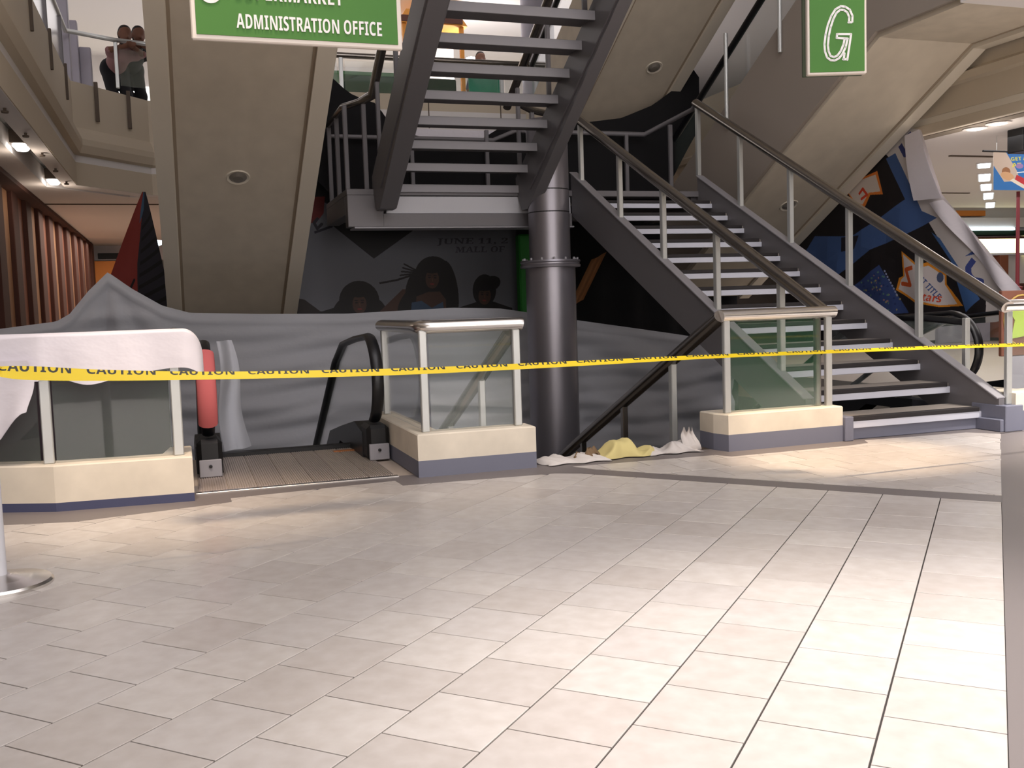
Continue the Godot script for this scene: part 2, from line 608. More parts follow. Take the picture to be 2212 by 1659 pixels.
# ---------------------------------------------------------------- floor
func build_floor() -> void:
	var floor_ := Node3D.new()
	floor_.name = "floor"
	floor_.set_meta("kind", "structure"); floor_.set_meta("label", "pale diagonal floor tiles with dark grey bands")
	add_child(floor_, true)
	names[str(get_instance_id()) + "/floor"] = 1
	var T := -0.005
	for r in [[-9.0, 30.0, -6.42, 6.0], [-9.0, -2.0, -31.0, -6.42], [-2.0, 0.0, -31.0, -13.2], [-2.0, -0.0, -6.9, -6.42], [8.3, 30.0, -31.0, -6.42], [0.0, 8.3, -31.0, -16.4], [0.0, 1.36, -8.06, -6.42], [1.36, 2.28, -8.1, -6.42], [3.76, 6.6, -6.66, -6.42], [6.4, 8.3, -7.6, -6.42]]:
		put("slab", bx(r[0], r[1], T - 0.4, T, r[2], r[3], 0.0), M.grout if r[2] > -6.5 else M.far_floor, floor_)
	var main := P2([-1.75, 1.8, 4.08, -4.03, 2.46, -5.95, 2.31, -6.04, 1.29, -6.1, 1.28, -6.3, 0.23, -6.2, 0.23, -6.07, -0.62, -5.9, -1.0, -6.0, -4.2, -6.0, -4.2, 1.8])
	var right := P2([2.62, -6.06, 4.22, -4.17, 6.06, -6.0, 5.9, -6.19, 4.97, -6.25, 4.9, -6.12, 4.69, -6.08, 3.68, -6.07, 3.62, -6.19, 2.52, -6.24])
	var bands := [P2([2.46, -5.96, 4.085, -4.03, 4.215, -4.16, 2.61, -6.05]),
		P2([-1.75, 1.8, 6.08, -6.03, 6.79, -6.03, -0.98, 1.74]),
		P2([-4.2, -6.0, -1.0, -6.0, -0.62, -5.9, 0.23, -6.07, 0.23, -6.2, 1.28, -6.3, 1.29, -6.1, 2.31, -6.04, 2.46, -5.95, 2.61, -6.05, 2.52, -6.24, 3.62, -6.19, 3.68, -6.07, 4.69, -6.08, 4.9, -6.12, 4.97, -6.25, 5.9, -6.19, 6.06, -6.0, 6.7, -6.03, 6.7, -6.5, 2.28, -6.44, -4.2, -6.7])]
	for b in bands:
		put("dark_band", B().prism(b, T - 0.003, 0.0, XZ()), M.dark_tile, floor_)
	var beyond := P2([-0.98, 1.74, 6.79, -6.03, 10.5, -6.03, 10.5, 1.74])
	# tiles: running bond, 30 cm, laid at 45 degrees in the hall and square in the bay by the stairs
	var gap := 0.0028
	var cells := []
	var a := Vector2(1.7175, -1.667)
	var d1 := Vector2(0.70711, -0.70711)
	var d2 := Vector2(-0.70711, -0.70711)
	for u in range(0, 26):
		for w in range(-18, 26):
			var v := w + (0.5 if u % 2 == 1 else 0.0)
			var q := PackedVector2Array()
			for c in [[gap, gap], [0.3 - gap, gap], [0.3 - gap, 0.3 - gap], [gap, 0.3 - gap]]:
				q.append(a + d1 * (v * 0.3 + c[0]) + d2 * (u * 0.3 + c[1]))
			cells.append([q, main])
	for u in range(-26, -2):
		for w in range(-30, 30):
			var v := w + (0.5 if posmod(u, 2) == 1 else 0.0)
			var q := PackedVector2Array()
			for c in [[gap, gap], [0.3 - gap, gap], [0.3 - gap, 0.3 - gap], [gap, 0.3 - gap]]:
				q.append(a + d1 * (v * 0.3 + c[0]) + d2 * (u * 0.3 + c[1]))
			cells.append([q, beyond])
	for i in range(0, 14):
		for j in range(0, 9):
			var q := PackedVector2Array()
			var ox := 2.4 + i * 0.3 + (0.15 if j % 2 == 1 else 0.0)
			var oz := -6.3 + j * 0.3
			for c in [[gap, gap], [0.3 - gap, gap], [0.3 - gap, 0.3 - gap], [gap, 0.3 - gap]]:
				q.append(Vector2(ox + c[0], oz + c[1]))
			cells.append([q, right])
	var tiles := []
	for c in cells:
		for p in Geometry2D.intersect_polygons(c[0], c[1]):
			var mid := Vector2.ZERO
			var area := 0.0
			for i in p.size():
				mid += p[i]
				area += p[i].cross(p[(i + 1) % p.size()]) * 0.5
			if absf(area) < 0.0006: continue
			mid /= p.size()
			var px := seen_px(Vector3(mid.x, 0, mid.y))
			var dist := Vector3(mid.x, 0, mid.y).distance_to(EYE)
			var inside := px.x > -60 and px.x < 2272 and px.y < 1740 and px.y > 0
			tiles.append([absf(area) / (dist * dist * dist) + (1.0 if inside else 0.0), p, mid, absf(area)])
	tiles.sort_custom(func(x, y): return x[0] > y[0])
	var rng := RandomNumberGenerator.new()
	rng.seed = 5
	var rest := B()
	var lift := T
	for i in tiles.size():
		var p: PackedVector2Array = tiles[i][1]
		var o := PackedVector2Array()
		for q in p: o.append(q - tiles[i][2])
		var mb := B().prism(o, T, rng.randf_range(-0.0003, 0.0002), XZ(), 0.0012 if tiles[i][3] > 0.08 else 0.0)
		if i < 299:
			var t := put("tile", mb, M["tile%d" % rng.randi_range(0, 2)], floor_)
			t.position = Vector3(tiles[i][2].x, 0, tiles[i][2].y)
		else:
			for k in mb.v.size():
				rest.v.append(mb.v[k] + Vector3(tiles[i][2].x, 0, tiles[i][2].y))
				rest.n.append(mb.n[k]); rest.uv.append(mb.uv[k])
	var s := put("tile_field", rest, M.tile0, floor_)
	s.set_meta("kind", "stuff")

func build_shell() -> void:
	struct("floor", bx(-9, 30, -4.6, -4.2, -31, 6, 0), M.soffit_dark)
	struct("wall_left", bx(-9.3, -9, -4.6, 9.6, -31, 6, 0), M.fascia)
	struct("wall_right", bx(30, 30.3, -4.6, 9.6, -31, 6, 0), M.fascia)
	struct("wall_back", bx(-9.3, 30.3, -4.6, 9.6, -31.3, -31, 0), M.white)
	struct("wall_front", bx(-9.3, 30.3, -4.6, 9.6, 6, 6.3, 0), M.fascia)
	struct("ceiling", bx(-9.3, 30.3, 9.6, 9.9, -31.3, 6.3, 0), M.white)
	var w := struct("added_window_1", bx(-5.0, 9.0, 6.2, 9.0, 5.9, 5.98, 0), M.window_glow)  # unseen window, added to go with the high front fill
	for i in 8: put("mullion", bx(-5.0 + i * 2.0 - 0.04, -5.0 + i * 2.0 + 0.04, 6.2, 9.0, 5.84, 5.9), M.white, w)
	w = struct("added_window_3", bx(-5.0, 9.0, 0.8, 3.2, 5.9, 5.98, 0), M.window_glow)  # unseen shop window, added to go with the low front fill
	for i in 8: put("mullion", bx(-5.0 + i * 2.0 - 0.04, -5.0 + i * 2.0 + 0.04, 0.8, 3.2, 5.84, 5.9), M.white, w)
	w = struct("window_2", bx(-1.8, 6.2, 9.5, 9.58, -4.5, 2.5, 0), M.window_glow)
	for i in 5: put("mullion", bx(-1.8 + i * 2.0 - 0.04, -1.8 + i * 2.0 + 0.04, 9.44, 9.5, -4.5, 2.5), M.white, w)

# ---------------------------------------------------------------- the gallery on the left
func build_left_gallery() -> void:
	# slab over the ground-floor walk
	var s := struct("ceiling", B().prism(P2([-9, 6, -1.58, 6, -1.58, -14.35, -0.6, -15.5, 0.9, -15.6, 0.9, -31, -9, -31]), 2.9, 3.9, XZ()), M.white)
	put("trough_lid", bx(-1.6, -1.36, 3.12, 3.2, -14.4, 6, 0), M.black, s)
	put("edge_beam", B().prism(P2([-1.37, 6, -1.2, 6, -1.2, -14.15, -0.284, -15.25, 0.9, -15.35, 0.9, -15.62, -0.4, -15.5, -1.37, -14.4]), 2.9, 3.9, XZ()), M.white, s)
	var path := [Vector2(-1.19, 6), Vector2(-1.19, -14.15), Vector2(-0.28, -15.24), Vector2(0.9, -15.34)]
	var prof := [Vector2(-0.02, 2.905), Vector2(0, 2.905), Vector2(0, 3.2), Vector2(-0.05, 3.22), Vector2(-0.05, 3.28), Vector2(0.06, 3.32), Vector2(0.1, 3.42), Vector2(0.1, 3.5), Vector2(0.05, 3.6), Vector2(0.0, 3.66), Vector2(0.0, 4.25), Vector2(-0.25, 4.25), Vector2(-0.25, 3.9)]
	struct("trim_1", B().fascia(path, prof), M.fascia, "beige curved fascia of the left gallery")
	struct("ceiling", bx(-9, -1.19, 7.0, 7.3, -31, 6, 0), M.white)
	struct("ceiling", bx(-1.19, 30, 7.0, 7.3, -31, -15.3, 0), M.white)
	# glass railing
	var t := thing("railing", "steel and glass gallery railing above the beige left fascia", "railing")
	var pts := [Vector3(-1.22, 4.9, -7.2), Vector3(-1.22, 4.9, -14.2), Vector3(-0.66, 5.07, -15.2), Vector3(-0.28, 5.08, -15.36), Vector3(0.9, 5.06, -15.4)]
	put("handrail", B().tube(pts, 0.032), M.post, t)
	var zs := [-7.6, -9.0, -10.38, -11.9, -13.45]
	for z in zs:
		put("bracket", bx(-1.2, -1.16, 3.86, 4.3, z - 0.02, z + 0.02), M.soffit_dark, t)
		put("post", bx(-1.24, -1.19, 4.26, 4.88, z - 0.02, z + 0.02), M.steel, t)
	for i in zs.size() - 1:
		put("glass_pane", bx(-1.235, -1.22, 4.26, 4.84, zs[i + 1] + 0.06, zs[i] - 0.06, 0.002), M.glass_lilac, t)
	for p in [[-0.935, -14.45], [-0.55, -14.92]]:
		put("bracket", B().bar(Vector3(p[0] + 0.03, 3.78, p[1] + 0.03), Vector3(p[0] + 0.03, 4.30, p[1] + 0.03), 0.05, 0.05), M.soffit_dark, t)
	put("post", bx(-0.685, -0.635, 4.4, 5.04, -15.22, -15.17), M.post, t)
	put("glass_pane", B().bar(Vector3(-0.62, 4.72, -15.21), Vector3(-0.30, 4.72, -15.34), 0.012, 0.56), M.glass, t)
	# grey pillars stepping back at the gallery corner
	var pil := [[-1.40, -1.19, 8.0, -14.4], [-1.33, -1.165, 5.37, -15.4], [-1.165, -1.01, 5.03, -15.5]]
	for i in 3:
		var q: Array = pil[i]
		tag(put("pilaster", bx(q[0], q[1], 3.92, 6.98 if q[2] > 7.0 else q[2], q[3] - 0.16, q[3], 0.01), M.lilac), ["tall grey pilaster at the corner of the left gallery", "middle height grey pilaster right of the tall corner pilaster", "shortest grey pilaster beside the left gallery handrail"][i], "pilaster")
	# sprinkler heads under the edge strip
	for i in 5:
		var z := -9.15 - 1.16 * i
		var w: String = ["nearest the left edge of the photo", "second from the left edge", "middle one of the row", "second from the gallery corner", "nearest the gallery corner"][i]
		tag(put("sprinkler", B().lathe([Vector2(0, 2.86), Vector2(0.028, 2.86), Vector2(0.03, 2.875), Vector2(0.012, 2.88), Vector2(0.014, 2.9)], Vector3(-1.285, 0, z), 12), M.soffit_dark), "small sprinkler head in the white edge strip, " + w, "sprinkler", "sprinklers along the left edge strip")
	# lamps in the dark trough
	for i in 2:
		var z: float = [-11.36, -14.1][i]
		var l := thing("spotlight", ["pair of lit spotlights in the dark ceiling trough, nearer one", "pair of lit spotlights at the corner end of the ceiling trough"][i], "light", Vector3(-1.47, 2.92, z), "trough spotlights")
		put("housing", bx(-0.08, 0.08, 0.03, 0.16, -0.2, 0.2), M.soffit_dark, l)
		for k in 2:
			put("bulb", B().lathe([Vector2(0, -0.012), Vector2(0.05, -0.01), Vector2(0.07, 0.01), Vector2(0.07, 0.03), Vector2(0, 0.03)], Vector3(0, 0, -0.1 + 0.2 * k), 16), M.lamp, l)
		omni("spotlight_light", Vector3(0, -0.25, 0), 0.10, Color8(255, 235, 215), 0.06, l)
	# brown hoarding
	var h := thing("hoarding", "tall brown boarded hoarding along the left walkway", "hoarding", Vector3(-2.0, 0, 0))
	for i in 13:
		var z := -10.4 - 1.1 * i
		var x := -0.12 + 0.020 * i
		put("panel", bx(x - 0.06, x, 0, 2.88, z - 0.62, z, 0.01), M.brown_light if i % 2 else M.brown, h)
		put("batten", bx(x - 0.02, x + 0.06, 0, 2.88, z - 1.1, z - 0.62, 0.01), M.brown_dark, h)
	put("cap_rail", bx(-0.2, 0.16, 2.84, 2.9, -24.8, -10.4), M.brown_dark, h)
	# things beyond the hoarding
	tag(put("orange_panel", bx(-1.85, -1.2, 0, 2.5, -25.2, -25.0), M.orange), "orange wall panel at the far end of the hoarding", "panel")
	tag(put("beam", bx(-2.4, 0.4, 2.55, 2.9, -26.0, -25.6), M.white_panel), "white ceiling beam across the end of the left walkway", "beam")
	tag(put("air_vent", bx(-1.8, -0.9, 2.58, 2.72, -25.59, -25.55), M.black), "dark slot vent in the white beam beyond the hoarding", "vent")
	tag(put("ceiling_joint", bx(-2.0, 0.8, 2.885, 2.9, -16.42, -16.36, 0.001), M.soffit_dark), "thin dark joint line across the white left ceiling", "joint")
	var lamp := thing("wall_lamp", "bright cool lamp glimpsed beside the dark striped banner", "light", Vector3(-0.25, 2.2, -15.0))
	put("bulb", B().lathe([Vector2(0, -0.05), Vector2(0.05, -0.03), Vector2(0.06, 0.03), Vector2(0, 0.04)], Vector3.ZERO, 12), M.lamp_cool, lamp)
	put("stem", B().tube([Vector3(0, -0.05, 0), Vector3(0.02, -0.3, 0), Vector3(0.03, -0.5, 0)], 0.015), M.post, lamp)
	# red and dark banner hanging in a point
	var im := Image.create(256, 512, false, Image.FORMAT_RGB8)
	im.fill(c8(128, 46, 40))
	poly(im, P2([128, 0, 256, 0, 256, 512, 150, 512, 120, 250]), c8(34, 34, 44))
	for i in 9: poly(im, P2([135, 120 + i * 42, 256, 70 + i * 42, 256, 84 + i * 42, 135, 134 + i * 42]), c8(16, 14, 18))
	poly(im, P2([90, 0, 160, 0, 150, 60, 105, 110]), c8(56, 84, 110))
	for k in [[46.0, 26.0, c8(22, 14, 20)], [34.0, 16.0, c8(126, 66, 40)], [22.0, 9.0, c8(20, 14, 22)]]:
		ell(im, Vector2(100, 400), k[0], k[0] * 1.1, k[2], 0.4)
	stroke(im, P2([100, 340, 112, 310]), 10, c8(30, 16, 20))
	var mm := print_mat("banner_print", im, 0.8)
	mm.cull_mode = BaseMaterial3D.CULL_DISABLED
	tag(put("banner", B().sheet(10, 14, func(u: float, v: float) -> Vector3:
		var y := lerpf(2.68, 0.9, v)
		var w := lerpf(0.04, 1.05, pow(v, 0.95))
		var c := lerpf(-0.34, -0.60, v)
		return Vector3(c + (u - 0.58) * w + 0.12 * v, y, -13.0 - 0.10 * sin(u * 5.0) * v), 0.004), mm), "pointed red and black striped banner beside the left escalator soffit", "banner")

# ---------------------------------------------------------------- the gallery across the back
func build_far_gallery() -> void:
	struct("ceiling", bx(0.9, 30, 3.95, 4.25, -31, -15.3, 0), M.white)
	var f := struct("trim_2", bx(0.9, 7.9, 3.97, 4.5, -15.42, -15.3, 0.01), M.fascia, "beige fascia of the far gallery")
	for x in [2.4, 3.9, 5.1, 6.2]:
		put("joint", bx(x - 0.008, x + 0.008, 3.98, 4.49, -15.302, -15.294, 0), M.soffit_dark, f)
	tag(put("white_sheet", B().sheet(20, 6, func(u: float, v: float) -> Vector3: return Vector3(lerpf(2.6, 5.0, u), lerpf(3.96, 3.2, v), -15.28 + 0.02 * sin(u * 24.0) * v)), M.cloth_white), "white sheet hanging under the far gallery fascia behind the stair treads", "sheet")
	var t := thing("railing", "glass railing of the far gallery behind the overhead steel stairs", "railing")
	put("handrail", B().tube([Vector3(0.9, 5.06, -15.36), Vector3(7.8, 5.06, -15.36)], 0.05, 0.045), M.handrail, t)
	for i in 6:
		var x := 1.25 + i * 1.3
		put("post", bx(x - 0.03, x + 0.03, 4.45, 5.03, -15.39, -15.33), M.post, t)
		if i < 5: put("glass_pane", bx(x + 0.06, x + 1.24, 4.52, 4.98, -15.366, -15.354, 0.002), M.glass_green, t)
	# what stands on the far gallery
	var c := thing("counter", "dark green rounded counter behind the far gallery glass", "counter", Vector3(3.4, 4.25, -17.2))
	put("body", B().prism(P2([-0.75, 0, 0.75, 0, 0.75, 0.75, 0.55, 0.9, -0.2, 0.92, -0.6, 0.75]), -0.3, 0.3, XY()), paint("dark_green", c8(22, 52, 34), 0.6), c)
	put("ledge", bx(-0.8, 0.8, 0.88, 0.94, -0.34, 0.34), paint("mid_green", c8(70, 120, 70), 0.5), c)
	var k := thing("kiosk", "gold roofed kiosk on the upper floor seen between stair treads", "kiosk", Vector3(4.95, 4.25, -19.0))
	put("roof", B().prism(P2([-0.75, 2.3, 0.6, 2.28, 0.42, 2.52, -0.6, 2.54]), -0.5, 0.5, XY()), M.gold, k)
	put("frieze", bx(-0.7, 0.5, 2.31, 2.42, 0.49, 0.53), M.brown_dark, k)
	for x in [-0.62, 0.5]: put("corner_post", bx(x - 0.04, x + 0.04, 0, 2.3, 0.36, 0.44), M.gold, k)
	put("counter", bx(-0.7, 0.58, 0, 0.95, -0.4, 0.45, 0.02), M.brown_light, k)
	put("back_panel", bx(-0.66, 0.56, 0.95, 2.3, -0.46, -0.42), M.white, k)
	for i in 4: put("jar", B().lathe([Vector2(0, 0), Vector2(0.07, 0), Vector2(0.08, 0.08), Vector2(0.03, 0.14), Vector2(0, 0.15)], Vector3(-0.4 + i * 0.27, 0.95, 0.2), 12), [M.brown, M.lilac, M.gold, M.orange][i], k)
	var l := thing("floodlight", "dazzling white lamp on the far gallery beside the kiosk", "light", Vector3(5.72, 5.95, -18.9))
	put("bulb", B().lathe([Vector2(0, -0.12), Vector2(0.1, -0.09), Vector2(0.13, 0), Vector2(0.1, 0.09), Vector2(0, 0.12)], Vector3.ZERO, 16), glow("flood", Color(1, 1, 1), 14.0), l)
	put("stem", B().tube([Vector3(0, -0.12, 0), Vector3(0, -1.7, 0)], 0.02), M.post, l)
	omni("floodlight_light", Vector3(0, 0, 0), 1.5, Color.WHITE, 0.1, l)
	tag(put("column", B().lathe([Vector2(0.34, 4.25), Vector2(0.34, 4.35), Vector2(0.3, 4.37), Vector2(0.3, 7.0)], Vector3(6.42, 0, -17.0), 32), M.lilac), "round lilac column on the far gallery right of the stair treads", "column")
	tag(put("poster_stand", bx(4.75, 5.35, 4.5, 4.98, -15.9, -15.86), paint("teal", c8(60, 160, 130), 0.5)), "teal poster leaning behind the far gallery glass", "poster")
	tag(put("planter_box", bx(4.05, 4.6, 4.26, 4.95, -16.4, -16.1, 0.02), M.hair), "dark box behind the far gallery glass left of the teal poster", "box")
	# shop front at the back of the upper floor
	var s := thing("shopfront", "cream lit shopfront at the back of the upper floor", "shopfront", Vector3(0, 4.25, -24))
	put("wall", bx(-8.8, 12, 0, 2.75, -0.3, 0, 0), M.white, s)
	for i in 9:
		var x := -1.2 + i * 1.15
		put("window_panel", bx(x, x + 0.85, 0.7, 2.1, 0.0, 0.03), M.cream_light if i % 3 else M.panel_light, s)
		put("mullion", bx(x + 0.9, x + 1.06, 0, 2.3, 0.0, 0.08), paint("navy", c8(40, 44, 84), 0.6) if i % 2 else M.dark_green, s)
	for i in 3:
		var x: float = -6.4 + i * 1.7
		put("window_panel", bx(x, x + 1.4, 0.6, 1.9, 0.0, 0.03), M.cream_light, s)

# ---------------------------------------------------------------- the walk on the right
func build_right_side() -> void:
	var s := struct("ceiling", bx(8.2, 30, 2.9, 3.9, -16.7, 6, 0), M.white)
	put("edge_strip", bx(8.05, 8.22, 2.9, 3.9, -15.4, 6, 0), M.soffit_edge, s)
	var prof := [Vector2(-0.02, 2.905), Vector2(0, 2.905), Vector2(0, 3.0), Vector2(-0.04, 3.02), Vector2(-0.04, 3.06), Vector2(0, 3.08), Vector2(0.0, 3.34), Vector2(0.06, 3.36), Vector2(0.06, 3.44), Vector2(0, 3.48), Vector2(0.0, 4.3), Vector2(-0.2, 4.3)]
	put("slot_strip", bx(8.12, 8.30, 2.893, 2.902, -15.4, 6, 0), paint("slot_grey", c8(146, 136, 124), 0.8), s)
	struct("trim_3", B().fascia([Vector2(8.04, 6), Vector2(8.04, -15.4)], prof, -1.0), M.fascia, "beige fascia of the right gallery")
	struct("ceiling", bx(8.3, 30, 7.0, 7.3, -15.3, 6, 0), M.white)
	struct("ceiling", bx(8.3, 30, 3.9, 3.96, -31, -16.7, 0), M.white)
	for i in 2:
		var l := thing("downlight", ["lit oval downlight in the right gallery edge, nearer the frame edge", "lit oval downlight in the right gallery edge, farther along"][i], "light", Vector3(8.32, 2.9, [-8.3, -8.62][i]), "right edge downlights")
		put("ring", B().lathe([Vector2(0.11, 0.0), Vector2(0.13, -0.015), Vector2(0.09, -0.02)], Vector3.ZERO, 20), M.white, l)
		put("bulb", B().lathe([Vector2(0, -0.03), Vector2(0.06, -0.025), Vector2(0.09, -0.012)], Vector3.ZERO, 20), M.lamp, l)
		omni("downlight_light", Vector3(0, -0.25, 0), 0.06, Color8(255, 240, 225), 0.05, l)
	for i in 5:
		var a: Vector2 = [Vector2(10.67, -10.89), Vector2(11.63, -11.86), Vector2(12.75, -12.97), Vector2(13.93, -14.11), Vector2(15.48, -15.63)][i]
		var b: Vector2 = [Vector2(11.02, -11.25), Vector2(12.35, -12.6), Vector2(13.5, -13.73), Vector2(14.82, -15.02), Vector2(16.4, -16.57)][i]
		var k := thing("ceiling_light", "lit ceiling panel on the right, " + ["nearest of the receding row", "second of the receding row", "middle of the receding row", "fourth of the receding row", "farthest of the receding row"][i], "light", Vector3(a.x, 2.89, a.y), "receding ceiling panels on the right")
		k.rotation.y = -PI * 0.75 + PI
		k.rotation.y = atan2(b.x - a.x, b.y - a.y)
		var l := a.distance_to(b)
		put("frame", bx(-0.10, 0.10, -0.005, 0.015, -0.03, l + 0.03, 0.003), M.white, k)
		put("diffuser", bx(-0.075, 0.075, -0.012, -0.004, 0.0, l, 0.001), M.lamp_cool, k)
	for i in 2:
		tag(put("ceiling_slot", bx([9.6, 12.3][i], [10.6, 13.6][i], 2.885, 2.9, [-10.4, -14.25][i], [-10.35, -14.2][i], 0.001), M.soffit_dark), ["dark slot in the right ceiling beside the lit panels", "thin dark slot across the far right ceiling"][i], "slot")
	# dark speaker box and poster on a rail
	var b := thing("speaker_box", "black box hanging from the ceiling at the right edge", "box", Vector3(8.98, 2.9, -8.6))
	put("body", bx(-0.14, 0.16, -0.26, 0.0, -0.1, 0.12, 0.01), M.black, b)
	put("grille", bx(-0.12, 0.14, -0.24, -0.02, 0.12, 0.13), M.rubber, b)
	var im := Image.create(256, 256, false, Image.FORMAT_RGB8)
	im.fill(c8(36, 108, 176))
	poly(im, P2([0, 0, 70, 0, 130, 120, 150, 190, 60, 200, 0, 90]), c8(196, 176, 158))
	ell(im, Vector2(70, 130), 24, 30, c8(150, 100, 60))
	ell(im, Vector2(78, 160), 40, 26, c8(206, 160, 116), 0.5)
	letter(im, "GET A PLAY", Vector2(98, 56), 24, 180, c8(226, 212, 50), false, 0, -0.1)
	letter(im, "AT P NG", Vector2(104, 100), 28, 170, c8(226, 212, 50), false, 0, -0.1)
	ell(im, Vector2(146, 90), 22, 18, c8(150, 120, 170))
	stroke(im, P2([176, 112, 256, 100]), 8, c8(220, 224, 226))
	stroke(im, P2([130, 136, 256, 118]), 8, c8(220, 224, 226))
	poly(im, P2([130, 150, 196, 186, 176, 226, 118, 190]), c8(186, 40, 48))
	poly(im, P2([92, 190, 110, 176, 184, 226, 170, 244]), c8(226, 216, 196))
	stroke(im, P2([180, 176, 230, 140]), 9, c8(220, 224, 226))
	var p := thing("poster", "blue hanging poster with yellow lettering at the right edge", "poster", Vector3(9.0, 2.28, -9.0))
	put("sheet", bx(-0.05, 0.62, 0.0, 0.43, -0.004, 0.004, 0.001), M.sign_frame, p)
	var face := MB.new()
	face.quad(Vector3(-0.05, 0, 0.006), Vector3(0.62, 0, 0.006), Vector3(0.62, 0.43, 0.006), Vector3(-0.05, 0.43, 0.006), Vector3.BACK)
	put("print", face, print_mat("play_print", im), p)
	put("rail", B().tube([Vector3(-0.2, 0.44, 0), Vector3(0.7, 0.44, 0)], 0.012), M.black, p)
	for x in [0.0, 0.55]: put("wire", B().tube([Vector3(x, 0.45, 0), Vector3(x, 0.62, 0)], 0.004), M.post, p)
	# shop at the end of the right walk
	var w := thing("shopfront", "shopfront with a glowing yellow sign at the end of the right walk", "shopfront", Vector3(16.75, 0.07, -17.25))
	put("wall", bx(-2.5, 6, 0, 3.9, -0.5, -0.3, 0), M.white, w)
	put("orange_beam", bx(-1.4, 0.35, 2.72, 2.84, -0.3, -0.15), M.orange, w)
	put("white_header", bx(-1.6, 4, 2.46, 2.68, -0.3, -0.1), M.white, w)
	put("light_strip", bx(-0.6, 1.1, 2.40, 2.45, -0.12, -0.06), M.lamp_cool, w)
	put("dark_band", bx(-1.6, 4, 2.29, 2.39, -0.3, -0.08), M.dark_green, w)
	put("sign_box", bx(-0.9, 1.5, 1.9, 2.2, -0.3, 0.0), M.yellow_light, w)
	put("sign_edge", bx(-0.9, 1.5, 2.2, 2.25, -0.3, 0.02), M.brown_dark, w)
	put("sill", bx(-0.9, 1.5, 1.84, 1.89, -0.3, 0.0), M.white_panel, w)
	put("display", bx(-0.9, 0.55, -0.07, 1.8, -0.3, -0.2), M.lilac, w)
	put("brown_column", bx(0.62, 0.86, 0, 1.84, -0.3, 0.0), M.brown, w)
	put("shelf", bx(-0.3, 0.6, 1.28, 1.42, -0.2, 0.1), M.red_cloth, w)
	put("bin", bx(0.75, 1.3, 0.5, 1.2, -0.1, 0.3, 0.02), M.brown_dark, w)
	tag(put("pole", B().lathe([Vector2(0.08, 0), Vector2(0.08, 1.16), Vector2(0.1, 1.18), Vector2(0.035, 1.2), Vector2(0.03, 2.9)], Vector3(14.5, 0, -14.0), 14), paint("red_pole", c8(128, 44, 52), 0.6)), "slim red pole standing before the yellow shop sign", "pole")
	tag(put("yellow_table", B().lathe([Vector2(0.03, 0), Vector2(0.03, 1.0), Vector2(0.34, 1.02), Vector2(0.34, 1.1), Vector2(0, 1.1)], Vector3(12.6, 0, -12.0), 20), paint("yellow", c8(238, 200, 40), 0.6)), "yellow table top peeking past the white tarpaulin at the right", "table")
	# brown stand with a yellow-green emblem behind the right balustrade
	var n := thing("menu_stand", "brown sign stand with a yellow green leaf emblem behind the right balustrade", "sign", Vector3(7.17, 0, -6.70))
	put("board", bx(-0.42, 0.42, 0.55, 1.12, -0.02, 0.02), paint("maroon", c8(128, 82, 66), 0.6), n)
	put("foot", bx(-0.3, 0.3, 0.008, 0.55, -0.015, 0.015), M.lilac, n)
	put("emblem", B().prism(P2([-0.1, -0.16, 0.06, -0.14, 0.12, -0.02, 0.06, 0.04, 0.1, 0.12, -0.02, 0.16, -0.12, 0.08, -0.06, 0.0]), 0.02, 0.026, func(q: Vector2, d: float) -> Vector3: return Vector3(q.x - 0.22, q.y + 0.86, d)), paint("leaf", c8(186, 216, 90), 0.6), n)
	put("ring", B().tube(range(25).map(func(i): return Vector3(-0.2 + cos(TAU * i / 24.0) * 0.2, 0.86 + sin(TAU * i / 24.0) * 0.22, 0.024)), 0.008, 0.008, 6, false, Vector3.BACK), paint("ring_gold", c8(200, 170, 90), 0.6), n)

